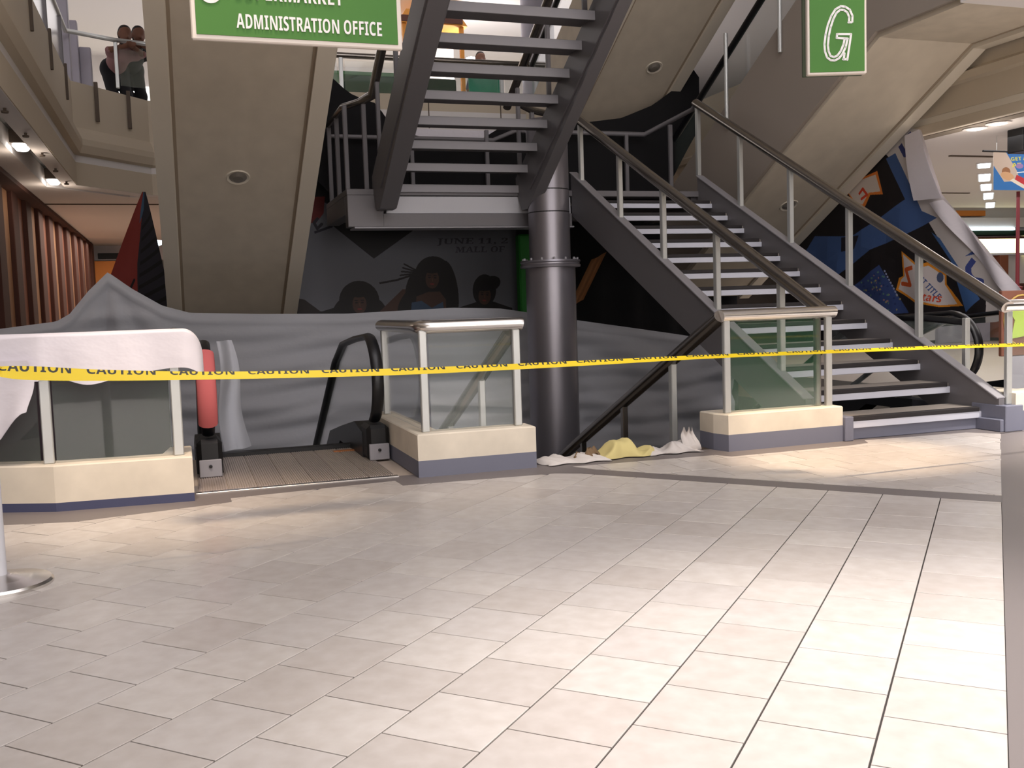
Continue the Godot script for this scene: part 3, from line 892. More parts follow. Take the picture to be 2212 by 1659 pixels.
# ---------------------------------------------------------------- the overhead escalators
func trunk(label: String, x0: float, x1: float, z0: float, y0: float, m: float, zc: float, zend: float, zlow: float, tall: float, side: Material) -> Node3D:
	# soffit line y = y0 + m (z - z0), going flat from zc towards the hall
	var t := thing("escalator", label, "escalator")
	var yc := y0 + m * (zc - z0)
	var yl := y0 + m * (zlow - z0)
	var e := 0.17
	var th := 0.05
	var soff := P2([zlow, yl, zc, yc, zend, yc, zend, yc + th, zc, yc + th, zlow, yl + th])
	put("soffit", B().prism(soff, (x0 + 0.05) if x0 > 6.0 else x0 + e, x1 - e, ZY()), M.soffit, t)
	for k in 2:
		var a := x0 if k == 0 else x1 - e
		var o := -0.045
		if k == 0 and x0 > 6.0: a = x0 - 0.17; o = 0.0
		if a >= x0: put("edge_strip", B().prism(P2([zlow, yl + o, zc, yc + o, zend, yc + o, zend, yc + th, zc, yc + th, zlow, yl + th]), a, a + e, ZY(), 0.01), M.soffit_edge, t)
		if a >= x0: put("shadow_groove", B().prism(P2([zlow, yl - 0.004, zc, yc - 0.004, zend, yc - 0.004, zend, yc + 0.01, zc, yc + 0.01, zlow, yl + 0.01]), (a + e) if k == 0 else a - 0.03, (a + e + 0.03) if k == 0 else a, ZY()), M.groove, t)
		var px := x0 if k == 0 else x1 - 0.05
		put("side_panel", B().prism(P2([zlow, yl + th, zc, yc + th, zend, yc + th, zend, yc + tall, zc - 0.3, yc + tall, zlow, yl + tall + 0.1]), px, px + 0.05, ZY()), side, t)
		var gx := x0 + 0.12 if k == 0 else x1 - 0.13
		put("balustrade_glass", B().prism(P2([zlow, yl + tall + 0.1, zc - 0.3, yc + tall, zc - 0.3, yc + tall + 0.72, zlow, yl + tall + 0.8]), gx, gx + 0.012, ZY()), M.glass, t)
		put("handrail", B().tube([Vector3(gx, yl + tall + 0.84, zlow), Vector3(gx, yc + tall + 0.76, zc - 0.3), Vector3(gx, yc + tall + 0.78, zend)], 0.045, 0.04), M.rubber, t)
	put("top_deck", B().prism(P2([zlow, yl + tall - 0.1, zc - 0.3, yc + tall - 0.2, zend, yc + tall - 0.2, zend, yc + tall - 0.3, zc - 0.3, yc + tall - 0.3, zlow, yl + tall - 0.2]), x0 + 0.05, x1 - 0.05, ZY()), M.steel, t)
	return t

func soffit_lamp(t: Node3D, x: float, z: float, y0: float, z0: float, m: float) -> void:
	var nn := Vector3(0, -1, m).normalized()
	var bs := Basis(Vector3.RIGHT, -nn, Vector3.RIGHT.cross(-nn))
	var at := Vector3(x, y0 + m * (z - z0), z)
	put("lamp_ring", B().lathe([Vector2(0.085, 0.0), Vector2(0.11, -0.012), Vector2(0.115, -0.002), Vector2(0.12, 0.0)], at, 24, bs), M.soffit_edge, t)
	put("lamp_lens", B().lathe([Vector2(0, -0.035), Vector2(0.05, -0.03), Vector2(0.085, -0.006)], at, 24, bs), paint("lens", c8(118, 112, 104), 0.3), t)

func build_trunks() -> void:
	var t := trunk("beige escalator soffit rising overhead at the left of the stairs", -0.145, 1.4, -9.7, 2.77, 0.55, -8.12, -6.95, -14.6, 1.3, M.soffit)
	soffit_lamp(t, 0.62, -10.2, 2.77, -9.7, 0.55)
	t = trunk("beige escalator rising overhead at the right beside the hanging tarpaulin", 6.6, 7.98, -9.7, 2.77, 0.55, -8.12, -6.95, -12.6, 1.3, paint("panel_shade", c8(158, 148, 138), 0.8))  # side panels in darker paint, their shade put into the colour
	for z in [-10.83, -9.68, -8.6]:
		var y: float = 2.77 + 0.55 * (z + 9.7) + 1.3
		put("guard_post", B().tube([Vector3(6.57, y - 0.2, z), Vector3(6.57, y + 0.95, z)], 0.025, 0.025, 10, true, Vector3.RIGHT), M.post, t)
	soffit_lamp(t, 7.3, -10.6, 2.77, -9.7, 0.55)
	t = trunk("upper escalator soffit crossing behind the right stair handrail", 5.32, 6.83, -12.6, 4.018, 0.56, -6.6, -5.6, -14.7, 1.2, M.soffit)
	soffit_lamp(t, 6.25, -12.13, 4.018, -12.6, 0.56)
	# landing slab over the hall that the overhead escalators reach
	struct("ceiling", bx(-1.2, 1.45, 4.6, 5.0, -7.0, -6.2, 0), M.white)
	struct("ceiling", bx(6.55, 8.04, 3.62, 4.9, -6.96, -6.2, 0), M.white)
	# tarpaulin with printed art hanging from the right trunk
	var W := 1024
	var H := 640
	var im := Image.create(W, H, false, Image.FORMAT_RGB8)
	var U := func(a: Array) -> PackedVector2Array:
		var r := PackedVector2Array()
		for i in range(0, a.size(), 2): r.append(Vector2((a[i] + 11.8) / 4.3 * W, (3.05 - a[i + 1]) / 2.6 * H))
		return r
	im.fill(c8(208, 202, 200))
	poly(im, U.call([-11.8, 1.9, -9.72, 2.82, -9.60, 2.72, -9.47, 2.70, -9.26, 2.36, -9.08, 2.05, -8.79, 1.69, -8.48, 1.37, -8.13, 1.02, -8.1, 0.45, -11.8, 0.45]), c8(24, 18, 22))
	poly(im, U.call([-9.66, 2.72, -9.5, 2.76, -9.26, 2.36, -9.08, 2.05, -8.83, 1.95, -9.3, 1.81, -9.94, 1.67, -10.75, 1.3, -11.5, 1.5, -11.04, 1.92, -10.29, 1.86, -9.77, 2.04, -9.34, 2.21]), c8(66, 94, 146))
	poly(im, U.call([-10.5, 1.86, -10.15, 1.86, -10.25, 1.7, -10.5, 1.68]), c8(28, 26, 40))
	poly(im, U.call([-8.93, 1.80, -8.79, 1.72, -8.42, 1.30, -8.2, 1.04, -8.4, 0.9, -8.62, 1.46]), c8(66, 104, 160))
	poly(im, U.call([-10.45, 2.5, -9.81, 2.6, -9.71, 2.31, -9.94, 2.33, -10.05, 2.18, -10.2, 2.22]), c8(232, 130, 50))
	poly(im, U.call([-10.45, 2.5, -9.84, 2.56, -9.76, 2.35, -9.97, 2.36, -10.08, 2.23, -10.2, 2.26]), c8(222, 208, 196))
	poly(im, U.call([-9.39, 1.62, -9.21, 1.51, -9.12, 1.44, -8.99, 1.47, -8.79, 1.36, -8.70, 1.35, -8.70, 1.21, -8.44, 0.97, -8.79, 0.96, -9.19, 1.02, -9.51, 1.17, -9.46, 1.31, -9.38, 1.33]), c8(236, 150, 40))
	poly(im, U.call([-9.36, 1.58, -9.21, 1.48, -9.1, 1.41, -8.97, 1.43, -8.79, 1.33, -8.73, 1.31, -8.73, 1.21, -8.54, 0.99, -8.79, 0.98, -9.19, 1.05, -9.47, 1.18, -9.42, 1.29, -9.35, 1.33]), c8(226, 216, 214))
	stroke(im, U.call([-9.2, 1.42, -9.32, 1.40, -9.25, 1.22, -9.4, 1.24]), 12, c8(214, 92, 40))
	stroke(im, U.call([-10.15, 2.36, -10.08, 2.42, -10.0, 2.34, -10.1, 2.3]), 8, c8(222, 70, 40))
	var q: PackedVector2Array = U.call([-9.1, 1.27, -8.86, 1.05, -9.12, 1.06, -8.8, 1.29])
	letter(im, "ST TITLE", q[0], 18, 84, c8(70, 92, 150), false, 0.2, 0.72)
	letter(im, "Stars", q[2] + Vector2(0, 4), 22, 80, c8(222, 80, 50), false, 0.2, 0.1)
	ell(im, q[3], 12, 14, c8(84, 96, 130))
	poly(im, U.call([-10.29, 1.23, -9.78, 1.48, -9.46, 1.09, -9.3, 0.9, -9.66, 0.88, -10.2, 1.0]), c8(54, 74, 128))
	var rg := RandomNumberGenerator.new()
	rg.seed = 8
	for i in 120:
		var z := rg.randf_range(-10.2, -9.4)
		var y := rg.randf_range(0.9, 1.4)
		if y > 1.23 + (z + 10.29) * 0.45 or y > 1.45 - (z + 9.78) * 1.1: continue
		var e: PackedVector2Array = U.call([z, y])
		ell(im, e[0], rg.randf_range(2, 5), 3, [c8(150, 120, 130), c8(90, 130, 120), c8(160, 150, 110), c8(40, 56, 110)][i % 4])
	var logo: PackedVector2Array = U.call([-9.72, 1.40, -9.5, 1.08])
	for i in 9: ell(im, logo[0].lerp(logo[1], i / 9.0) + Vector2(8, 0), 4, 3, c8(150, 160, 196), 0.8)
	stroke(im, U.call([-9.42, 2.84, -9.34, 2.72, -9.27, 2.84]), 16, c8(58, 66, 124))
	stroke(im, U.call([-9.28, 2.95, -9.22, 2.82]), 18, c8(58, 66, 124))
	poly(im, U.call([-8.42, 1.50, -8.22, 1.60, -8.26, 1.52]), c8(66, 88, 150))
	stroke(im, U.call([-8.30, 1.46, -8.37, 1.38, -8.36, 1.30, -8.30, 1.24, -8.2, 1.22]), 18, c8(66, 80, 150))
	for k in [[20.0, c8(48, 56, 90)], [13.0, c8(206, 200, 198)], [7.0, c8(48, 56, 90)]]:
		var e: PackedVector2Array = U.call([-7.82, 1.12])
		ell(im, e[0], k[0], k[0] * 0.85, k[1])
	var tp := print_mat("tarp_print", im, 0.7)
	tp.cull_mode = BaseMaterial3D.CULL_DISABLED
	var top := [Vector2(-11.7, 1.70), Vector2(-9.3, 3.02), Vector2(-9.08, 2.95), Vector2(-8.76, 2.2), Vector2(-8.32, 1.76), Vector2(-8.01, 1.45), Vector2(-7.62, 1.05)]
	var bot := [Vector2(-11.7, 0.5), Vector2(-9.6, 0.6), Vector2(-9.2, 0.7), Vector2(-8.7, 0.75), Vector2(-8.3, 0.78), Vector2(-8.0, 0.8), Vector2(-7.62, 0.9)]
	var tarp := MB.new()
	var N := 60
	var G := func(u: float, v: float) -> Array:
		var f := u * (top.size() - 1)
		var i := mini(int(f), top.size() - 2)
		var a: Vector2 = top[i].lerp(top[i + 1], f - i)
		var b: Vector2 = bot[i].lerp(bot[i + 1], f - i)
		var p := a.lerp(b, v)
		return [Vector3(8.0 + 0.025 * sin(p.x * 9.0 + p.y * 4.0) * v, p.y, p.x), Vector2((p.x + 11.8) / 4.3, (3.05 - p.y) / 2.6)]
	for i in N:
		for j in 16:
			var a: Array = G.call(float(i) / N, j / 16.0)
			var b: Array = G.call(float(i + 1) / N, j / 16.0)
			var c: Array = G.call(float(i + 1) / N, (j + 1) / 16.0)
			var d: Array = G.call(float(i) / N, (j + 1) / 16.0)
			tarp.tri(a[0], b[0], c[0], Vector3.LEFT, a[1], b[1], c[1])
			tarp.tri(a[0], c[0], d[0], Vector3.LEFT, a[1], c[1], d[1])
	var tt := thing("tarpaulin", "printed tarpaulin with starburst art hanging under the right escalator", "tarpaulin")
	put("sheet", tarp, tp, tt)
	put("folded_flap", B().sheet(8, 12, func(u: float, v: float) -> Vector3:
		var a := Vector2(-9.28, 2.92).lerp(Vector2(-9.05, 2.95), u)
		var b := Vector2(-9.13, 2.17).lerp(Vector2(-8.70, 2.15), u)
		var p := a.lerp(b, v)
		return Vector3(7.95 - 0.03 * sin(v * 3.0), p.y, p.x), 0.006), M.cloth_white, tt)
	put("folded_edge", B().sheet(6, 24, func(u: float, v: float) -> Vector3:
		var a := Vector2(-8.90, 2.12).lerp(Vector2(-8.69, 2.13), u)
		var b := Vector2(-7.74, 1.02).lerp(Vector2(-7.6, 1.06), u)
		var p := a.lerp(b, v) + Vector2(0.08, -0.08) * sin(v * PI) * (0.9 - u * 0.3)
		return Vector3(7.96 - 0.03 * sin(v * 9.0 + u * 3.0), p.y, p.x), 0.006), M.cloth_white, tt)

# ---------------------------------------------------------------- the steel stairs
const RISE := 0.178
const GO := 0.352
const Z0 := -6.288

func build_stairs() -> void:
	var s := thing("staircase", "grey steel staircase with open treads rising to the landing", "staircase")
	var xl := 4.53
	var xr := 6.16
	put("bottom_riser", bx(4.86, xr, 0.0, 0.098, Z0 - 0.32, Z0 - 0.03), M.skirting, s)
	for k in range(1, 14):
		var y := RISE * k
		var z := Z0 - GO * (k - 1)
		xl = 4.84 if k < 3 else 4.525 + 0.0428 * (z - 0.2 - (Z0 - GO * 13))
		var t := put("tread", bx(xl, xr, y - 0.045, y, z - 0.38, z - 0.02), M.tread, s)
		put("nosing", bx(xl, xr - 0.03, y - 0.03, y + 0.006, z - 0.055, z + 0.003, 0.005), M.nosing, t)
		put("front_strip", bx(xl, xr, y - 0.085, y - 0.03, z - 0.03, z - 0.004, 0.003), M.nose_strip, t)
	var ztop := Z0 - GO * 13
	for k in 2:
		# the left stringer spreads a little towards its foot
		var f := func(z: float) -> float: return RISE + 0.165 + (Z0 - z) * RISE / GO if k == 1 else 0.24 + 0.5495 * (-6.43 - z)
		var x := func(z: float) -> float: return 6.16 if k == 1 else 4.47 + 0.0428 * (z - ztop)
		var za := -6.12 if k == 1 else -6.56
		var pl := P2([za, 0.0, za, f.call(za), ztop, f.call(ztop), ztop, f.call(ztop) - 0.5, -6.85, f.call(-6.85) - (0.5 if k == 1 else 0.42)])
		var st := put("stringer", B().prism(pl, 0.0, 0.06, func(p: Vector2, d: float) -> Vector3: return Vector3(x.call(p.x) + d, p.y, p.x), 0.006), M.steel, s)
		put("top_flange", B().bar(Vector3(x.call(za) + 0.03, f.call(za) + 0.006, za), Vector3(x.call(ztop) + 0.03, f.call(ztop) + 0.006, ztop), 0.10, 0.014), M.steel_light, st)
	put("foot_plate", bx(6.12, 6.26, 0.0, 0.10, -6.42, -6.06), M.skirting, s)
	put("foot_block", bx(4.80, 4.88, 0.0, 0.19, -6.5, -6.26), M.skirting, s)
	# handrails and posts of the lower flight
	put("handrail", B().tube([Vector3(4.72, 1.0, -6.40), Vector3(4.50, 3.42, -10.98), Vector3(4.50, 3.42, -11.3)], 0.06, 0.05, 14), M.handrail, s)
	put("handrail", B().tube([Vector3(6.20, 0.99, -6.08), Vector3(6.19, 3.56, -10.92)], 0.06, 0.05, 14), M.handrail, s)
	for z in [-10.65, -9.71, -8.81, -7.87, -6.94]:
		var x: float = 4.50 + 0.048 * (z + 10.98)
		put("post", bx(x - 0.025, x + 0.025, 0.235 + 0.5495 * (-6.43 - z), 1.0 + (-6.40 - z) * 0.5284 - 0.03, z - 0.03, z + 0.03), M.post, s)
	for z in [-10.88, -9.93, -8.96, -8.0, -7.05]:
		put("post", bx(6.165, 6.215, 0.343 + (Z0 - z) * 0.5057, 0.99 + (-6.08 - z) * 0.531 - 0.03, z - 0.03, z + 0.03), M.post, s)
	# landing
	var lz := -10.87
	var l := put("landing", bx(1.8, 6.25, 2.40, 2.47, -12.4, lz + 0.03), M.steel, s)
	put("front_panel", bx(2.24, 4.46, 2.2, 2.395, lz - 0.05, lz), M.white_panel, l)
	put("edge_beam", bx(1.8, 4.46, 2.05, 2.2, lz - 0.12, lz + 0.04), M.steel, l)
	put("lower_flange", bx(1.86, 4.46, 2.03, 2.048, lz - 0.2, lz + 0.10, 0.003), M.steel_light, l)
	put("end_plate", bx(1.8, 2.2, 2.05, 2.40, lz - 0.1, lz + 0.05), M.steel, l)
	put("edge_beam", bx(1.8, 1.95, 2.20, 2.40, -12.4, lz - 0.12), M.steel, l)
	put("edge_beam", bx(1.95, 6.25, 2.24, 2.40, -12.4, -12.25), M.steel, l)
	put("edge_beam", bx(6.1, 6.25, 2.2, 2.40, -12.25, lz - 0.05), M.steel, l)
	put("soffit_sheet", bx(1.95, 6.1, 2.3, 2.33, -12.25, lz - 0.12, 0.002), M.steel, l)
	# landing railings
	put("landing_handrail", B().tube([Vector3(2.05, 3.45, -10.95), Vector3(1.86, 3.42, -11.2), Vector3(1.86, 3.42, -12.32)], 0.04, 0.035), M.handrail, s)
	put("landing_handrail", B().tube([Vector3(1.86, 3.30, -12.36), Vector3(4.0, 3.30, -12.36), Vector3(4.3, 3.42, -12.32), Vector3(6.18, 3.42, -12.32), Vector3(6.19, 3.5, -11.0), Vector3(6.19, 3.56, -10.92)], 0.028, 0.028), M.steel, s)
	for p in [[1.86, -11.1], [1.86, -11.7], [1.86, -12.32], [2.05, -10.97], [2.9, -12.32], [3.9, -12.32], [4.9, -12.32], [5.9, -12.32], [6.19, -11.6], [4.5, -11.2], [4.05, -11.0]]:
		put("landing_post", bx(p[0] - 0.025, p[0] + 0.025, 2.47, 3.42, p[1] - 0.025, p[1] + 0.025), M.steel, s)  # darker than the flight posts, shade put into the colour
	put("landing_handrail", B().tube([Vector3(4.5, 3.42, -11.3), Vector3(4.05, 3.42, -11.0), Vector3(3.75, 3.5, -10.85)], 0.045, 0.04), M.handrail, s)
	# upper flight, seen from below
	var u := thing("staircase", "upper flight of grey steel stairs overhead with open treads", "staircase")
	var g2 := 0.327
	var r2 := 0.187
	for k in range(0, 13):
		var y := 2.518 + r2 * k
		var z := -10.81 + g2 * k
		var t := put("tread", bx(2.28, 3.80, y - 0.05, y, z - g2 - 0.03, z, 0.005), M.steel, u)
		put("back_edge", bx(2.28, 3.80, y - 0.085, y + 0.002, z - 0.012, z + 0.004, 0.003), M.steel_light, t)  # same steel as the tread, lit look put into a lighter colour
	for k in 2:
		var x0 := 2.10 if k == 0 else 3.79
		var x1 := 2.285 if k == 0 else 3.92
		var f := func(z: float) -> float: return 2.518 + 0.11 + (z + 10.81) * r2 / g2
		var pl := P2([-10.9, 2.40, -10.9, f.call(-10.9) + 0.03, -6.6, f.call(-6.6), -6.6, f.call(-6.6) - 0.42, -10.52, 2.22, -10.72, 2.22, -10.84, 2.40])
		var st := put("stringer", B().prism(pl, x0, x1, ZY(), 0.008), M.steel, u)
		put("lower_flange", B().bar(Vector3((x0 + x1) / 2, f.call(-10.4) - 0.435, -10.4), Vector3((x0 + x1) / 2, f.call(-6.6) - 0.435, -6.6), x1 - x0 + 0.03, 0.014), M.steel, st)
		var rx: float = [2.14, 3.74][k]
		put("handrail", B().tube([Vector3(rx - (0.12 if k == 0 else 0.0), 3.44, -10.99), Vector3(rx, 3.50, -10.88), Vector3(rx, f.call(-6.6) + 0.85, -6.6)], 0.05, 0.045), M.handrail, u)
		for i in 5:
			var z := -10.6 + i * 0.98
			put("post", bx(rx - 0.022, rx + 0.022, f.call(z) - 0.05, f.call(z) + 0.83, z - 0.022, z + 0.022), M.steel, u)  # darker than the lower posts, standing in for overhead shade
	# column carrying the landing
	var c := thing("column", "round grey steel column with a bolted flange under the landing", "column", Vector3(4.03, 0, -10.48))
	put("lower_shaft", B().lathe([Vector2(0.285, -4.2), Vector2(0.285, 1.56)], Vector3.ZERO, 48), M.column, c)
	put("upper_shaft", B().lathe([Vector2(0.235, 1.62), Vector2(0.235, 3.2)], Vector3.ZERO, 48), M.column, c)
	var fl := put("flange", B().lathe([Vector2(0.285, 1.545), Vector2(0.34, 1.55), Vector2(0.345, 1.575), Vector2(0.335, 1.585), Vector2(0.335, 1.6), Vector2(0.345, 1.61), Vector2(0.34, 1.63), Vector2(0.235, 1.635)], Vector3.ZERO, 48), M.column, c)
	for i in 14:
		var a := TAU * i / 14
		put("bolt", B().lathe([Vector2(0.014, 1.63), Vector2(0.014, 1.655), Vector2(0, 1.66)], Vector3(cos(a) * 0.31, 0, sin(a) * 0.31), 8), M.steel_light, fl)
	for y in [2.17, 2.42]:
		put("weld_seam", B().lathe([Vector2(0.235, y - 0.006), Vector2(0.2365, y - 0.004), Vector2(0.2365, y + 0.004), Vector2(0.235, y + 0.006)], Vector3.ZERO, 40), M.black, c)
	# rails of the stairs that go down to the basement
	var h := thing("handrail", "dark handrail descending to the basement from the right balustrade", "handrail")
	put("rail", B().tube([Vector3(3.80, 1.0, -6.38), Vector3(3.80, -0.62, -9.95)], 0.06, 0.05, 14), M.handrail, h)
	for z in [-7.16, -8.11, -9.1]:
		var y: float = 1.0 + (z + 6.38) * 0.4538
		put("post", bx(3.775, 3.825, y - 0.95, y - 0.03, z - 0.03, z + 0.03), M.handrail if z < -8 else M.post, h)
	h = thing("handrail", "dark handrail seen through the middle balustrade glass, going down", "handrail")
	put("rail", B().tube([Vector3(2.20, 0.95, -6.52), Vector3(2.20, -0.62, -9.9)], 0.055, 0.045, 14), M.handrail, h)
	for z in [-7.3, -8.3]:
		var y: float = 0.98 + (z + 6.5) * 0.464
		put("post", bx(2.175, 2.225, y - 0.95, y - 0.03, z - 0.025, z + 0.025), M.post, h)
	var b := thing("staircase", "dark basement steps going down behind the rags", "staircase")
	for k in range(1, 12):
		put("tread", bx(2.32, 3.74, -RISE * k - 0.06, -RISE * k, -6.5 - 0.36 * k, -6.42 - 0.36 * (k - 1)), M.tread, b)

# ---------------------------------------------------------------- the escalators down to the basement
func newel(t: Node3D, x: float, zn: float, cover: bool) -> void:
	# handrail loop in the plane x: round nose towards the hall, then sloping down and away
	var p := []
	var m := 0.57
	var R := 0.33
	var cy := 0.60
	for i in 15:
		var a := lerpf(-1.15, 1.75, i / 14.0)
		p.append(Vector3(x, cy + sin(a) * R, zn - R + cos(a) * R * 1.05))
	p.append(Vector3(x, 0.90, zn - 0.85))
	p.append(Vector3(x, 0.84, zn - 1.5))
	p.append(Vector3(x, 0.66, zn - 2.0))
	p.append(Vector3(x, 0.66 - m * 2.4, zn - 4.4))
	put("handrail", B().tube(p, 0.026, 0.045, 12, true, Vector3.RIGHT), M.rubber, t)
	if cover:
		var q := []
		for i in 9: q.append(p[2 + i])
		put("handrail_cover", B().tube(q, 0.045, 0.066, 12, true, Vector3.RIGHT), M.red_cloth, t).set_meta("label", "pinkish red cloth cover")
	var g := PackedVector2Array()
	for i in range(1, p.size()): g.append(Vector2(p[i].z, p[i].y - (0.0 if i < 4 else 0.03)))
	g.append(Vector2(zn - 4.4, 0.66 - m * 2.4 - 0.7))
	g.append(Vector2(zn - 2.1, -0.12)); g.append(Vector2(zn - 1.4, 0.1)); g.append(Vector2(zn - 0.4, 0.12))
	put("balustrade_glass", B().prism(g, x - 0.005, x + 0.005, ZY()), M.glass, t)
	put("skirt", B().prism(P2([zn - 0.25, 0.0, zn - 0.25, 0.2, zn - 0.6, 0.25, zn - 1.3, 0.14, zn - 2.0, 0.02, zn - 4.4, -1.38, zn - 4.4, -1.73, zn - 1.9, -0.3, zn - 1.4, 0.0]), x - 0.09, x + 0.09, ZY(), 0.01), M.rubber, t)
	put("inlet_box", bx(x - 0.085, x + 0.085, 0.0, 0.27, zn - 0.36, zn - 0.06, 0.03), M.black, t)
	put("inlet_plate", bx(x - 0.075, x + 0.075, 0.01, 0.13, zn - 0.06, zn - 0.03, 0.004), M.steel_light, t)
	put("switch_knob", B().lathe([Vector2(0.012, 0), Vector2(0.012, 0.012), Vector2(0, 0.014)], Vector3(x, 0.085, zn - 0.03), 10, Basis(Vector3.RIGHT, PI / 2)), M.black, t)

func build_pit_escalators() -> void:
	var t := thing("escalator", "stopped escalator going down between the left and middle balustrades", "escalator")
	newel(t, 1.355, -7.16, false)
	newel(t, 0.14, -7.0, true)
	put("frame_strip", bx(0.03, 1.34, -0.002, 0.006, -6.50, -6.44, 0.002), M.chrome, t)
	for i in 7:
		var x := 0.05 + i * 0.183
		var mb := bx(x, x + 0.178, -0.004, 0.004, -8.0, -6.5, 0.001)
		for k in 11:
			var a := x + 0.008 + k * 0.0155
			mb.box(Vector3(a, 0.003, -7.99), Vector3(a + 0.008, 0.009, -6.51), 0.002)
		put("floor_plate", mb, paint("plate%d" % i, c8(172 + (i * 7) % 12, 160 + (i * 7) % 12, 154 + (i * 5) % 9), 0.5, 0.2), t)
	put("comb_strip", bx(0.2, 1.32, 0.0, 0.035, -8.12, -8.0), M.black, t)
	put("comb_light", bx(1.1, 1.34, 0.004, 0.014, -7.86, -7.8), paint("amber", c8(170, 104, 50), 0.5), t)
	for k in 9:
		put("step", bx(0.25, 1.28, -0.16 - 0.21 * k, -0.10 - 0.21 * k, -8.48 - 0.4 * k, -8.07 - 0.4 * k), M.steel, t)
	t = thing("escalator", "escalator newel with glass balustrade right of the stairs", "escalator")
	newel(t, 6.75, -6.95, false)
	newel(t, 7.85, -6.95, false)
	put("floor_plate", bx(6.85, 7.75, -0.004, 0.006, -7.6, -6.5), M.steel, t)
	# glass partition behind the stair rail
	var g := thing("glass_screen", "dull glass screen with a black top rail behind the right stair posts", "screen")
	put("pane", bx(6.35, 6.362, 0.15, 0.86, -8.6, -6.7, 0.002), M.glass, g)
	put("top_rail", B().tube([Vector3(6.356, 0.86, -8.7), Vector3(6.356, 0.9, -7.9), Vector3(6.356, 0.9, -7.2), Vector3(6.356, 0.86, -6.66)], 0.03, 0.02, 10, true, Vector3.RIGHT), M.rubber, g)
	put("end_post", bx(6.33, 6.38, 0.0, 0.9, -6.7, -6.65), M.post, g)

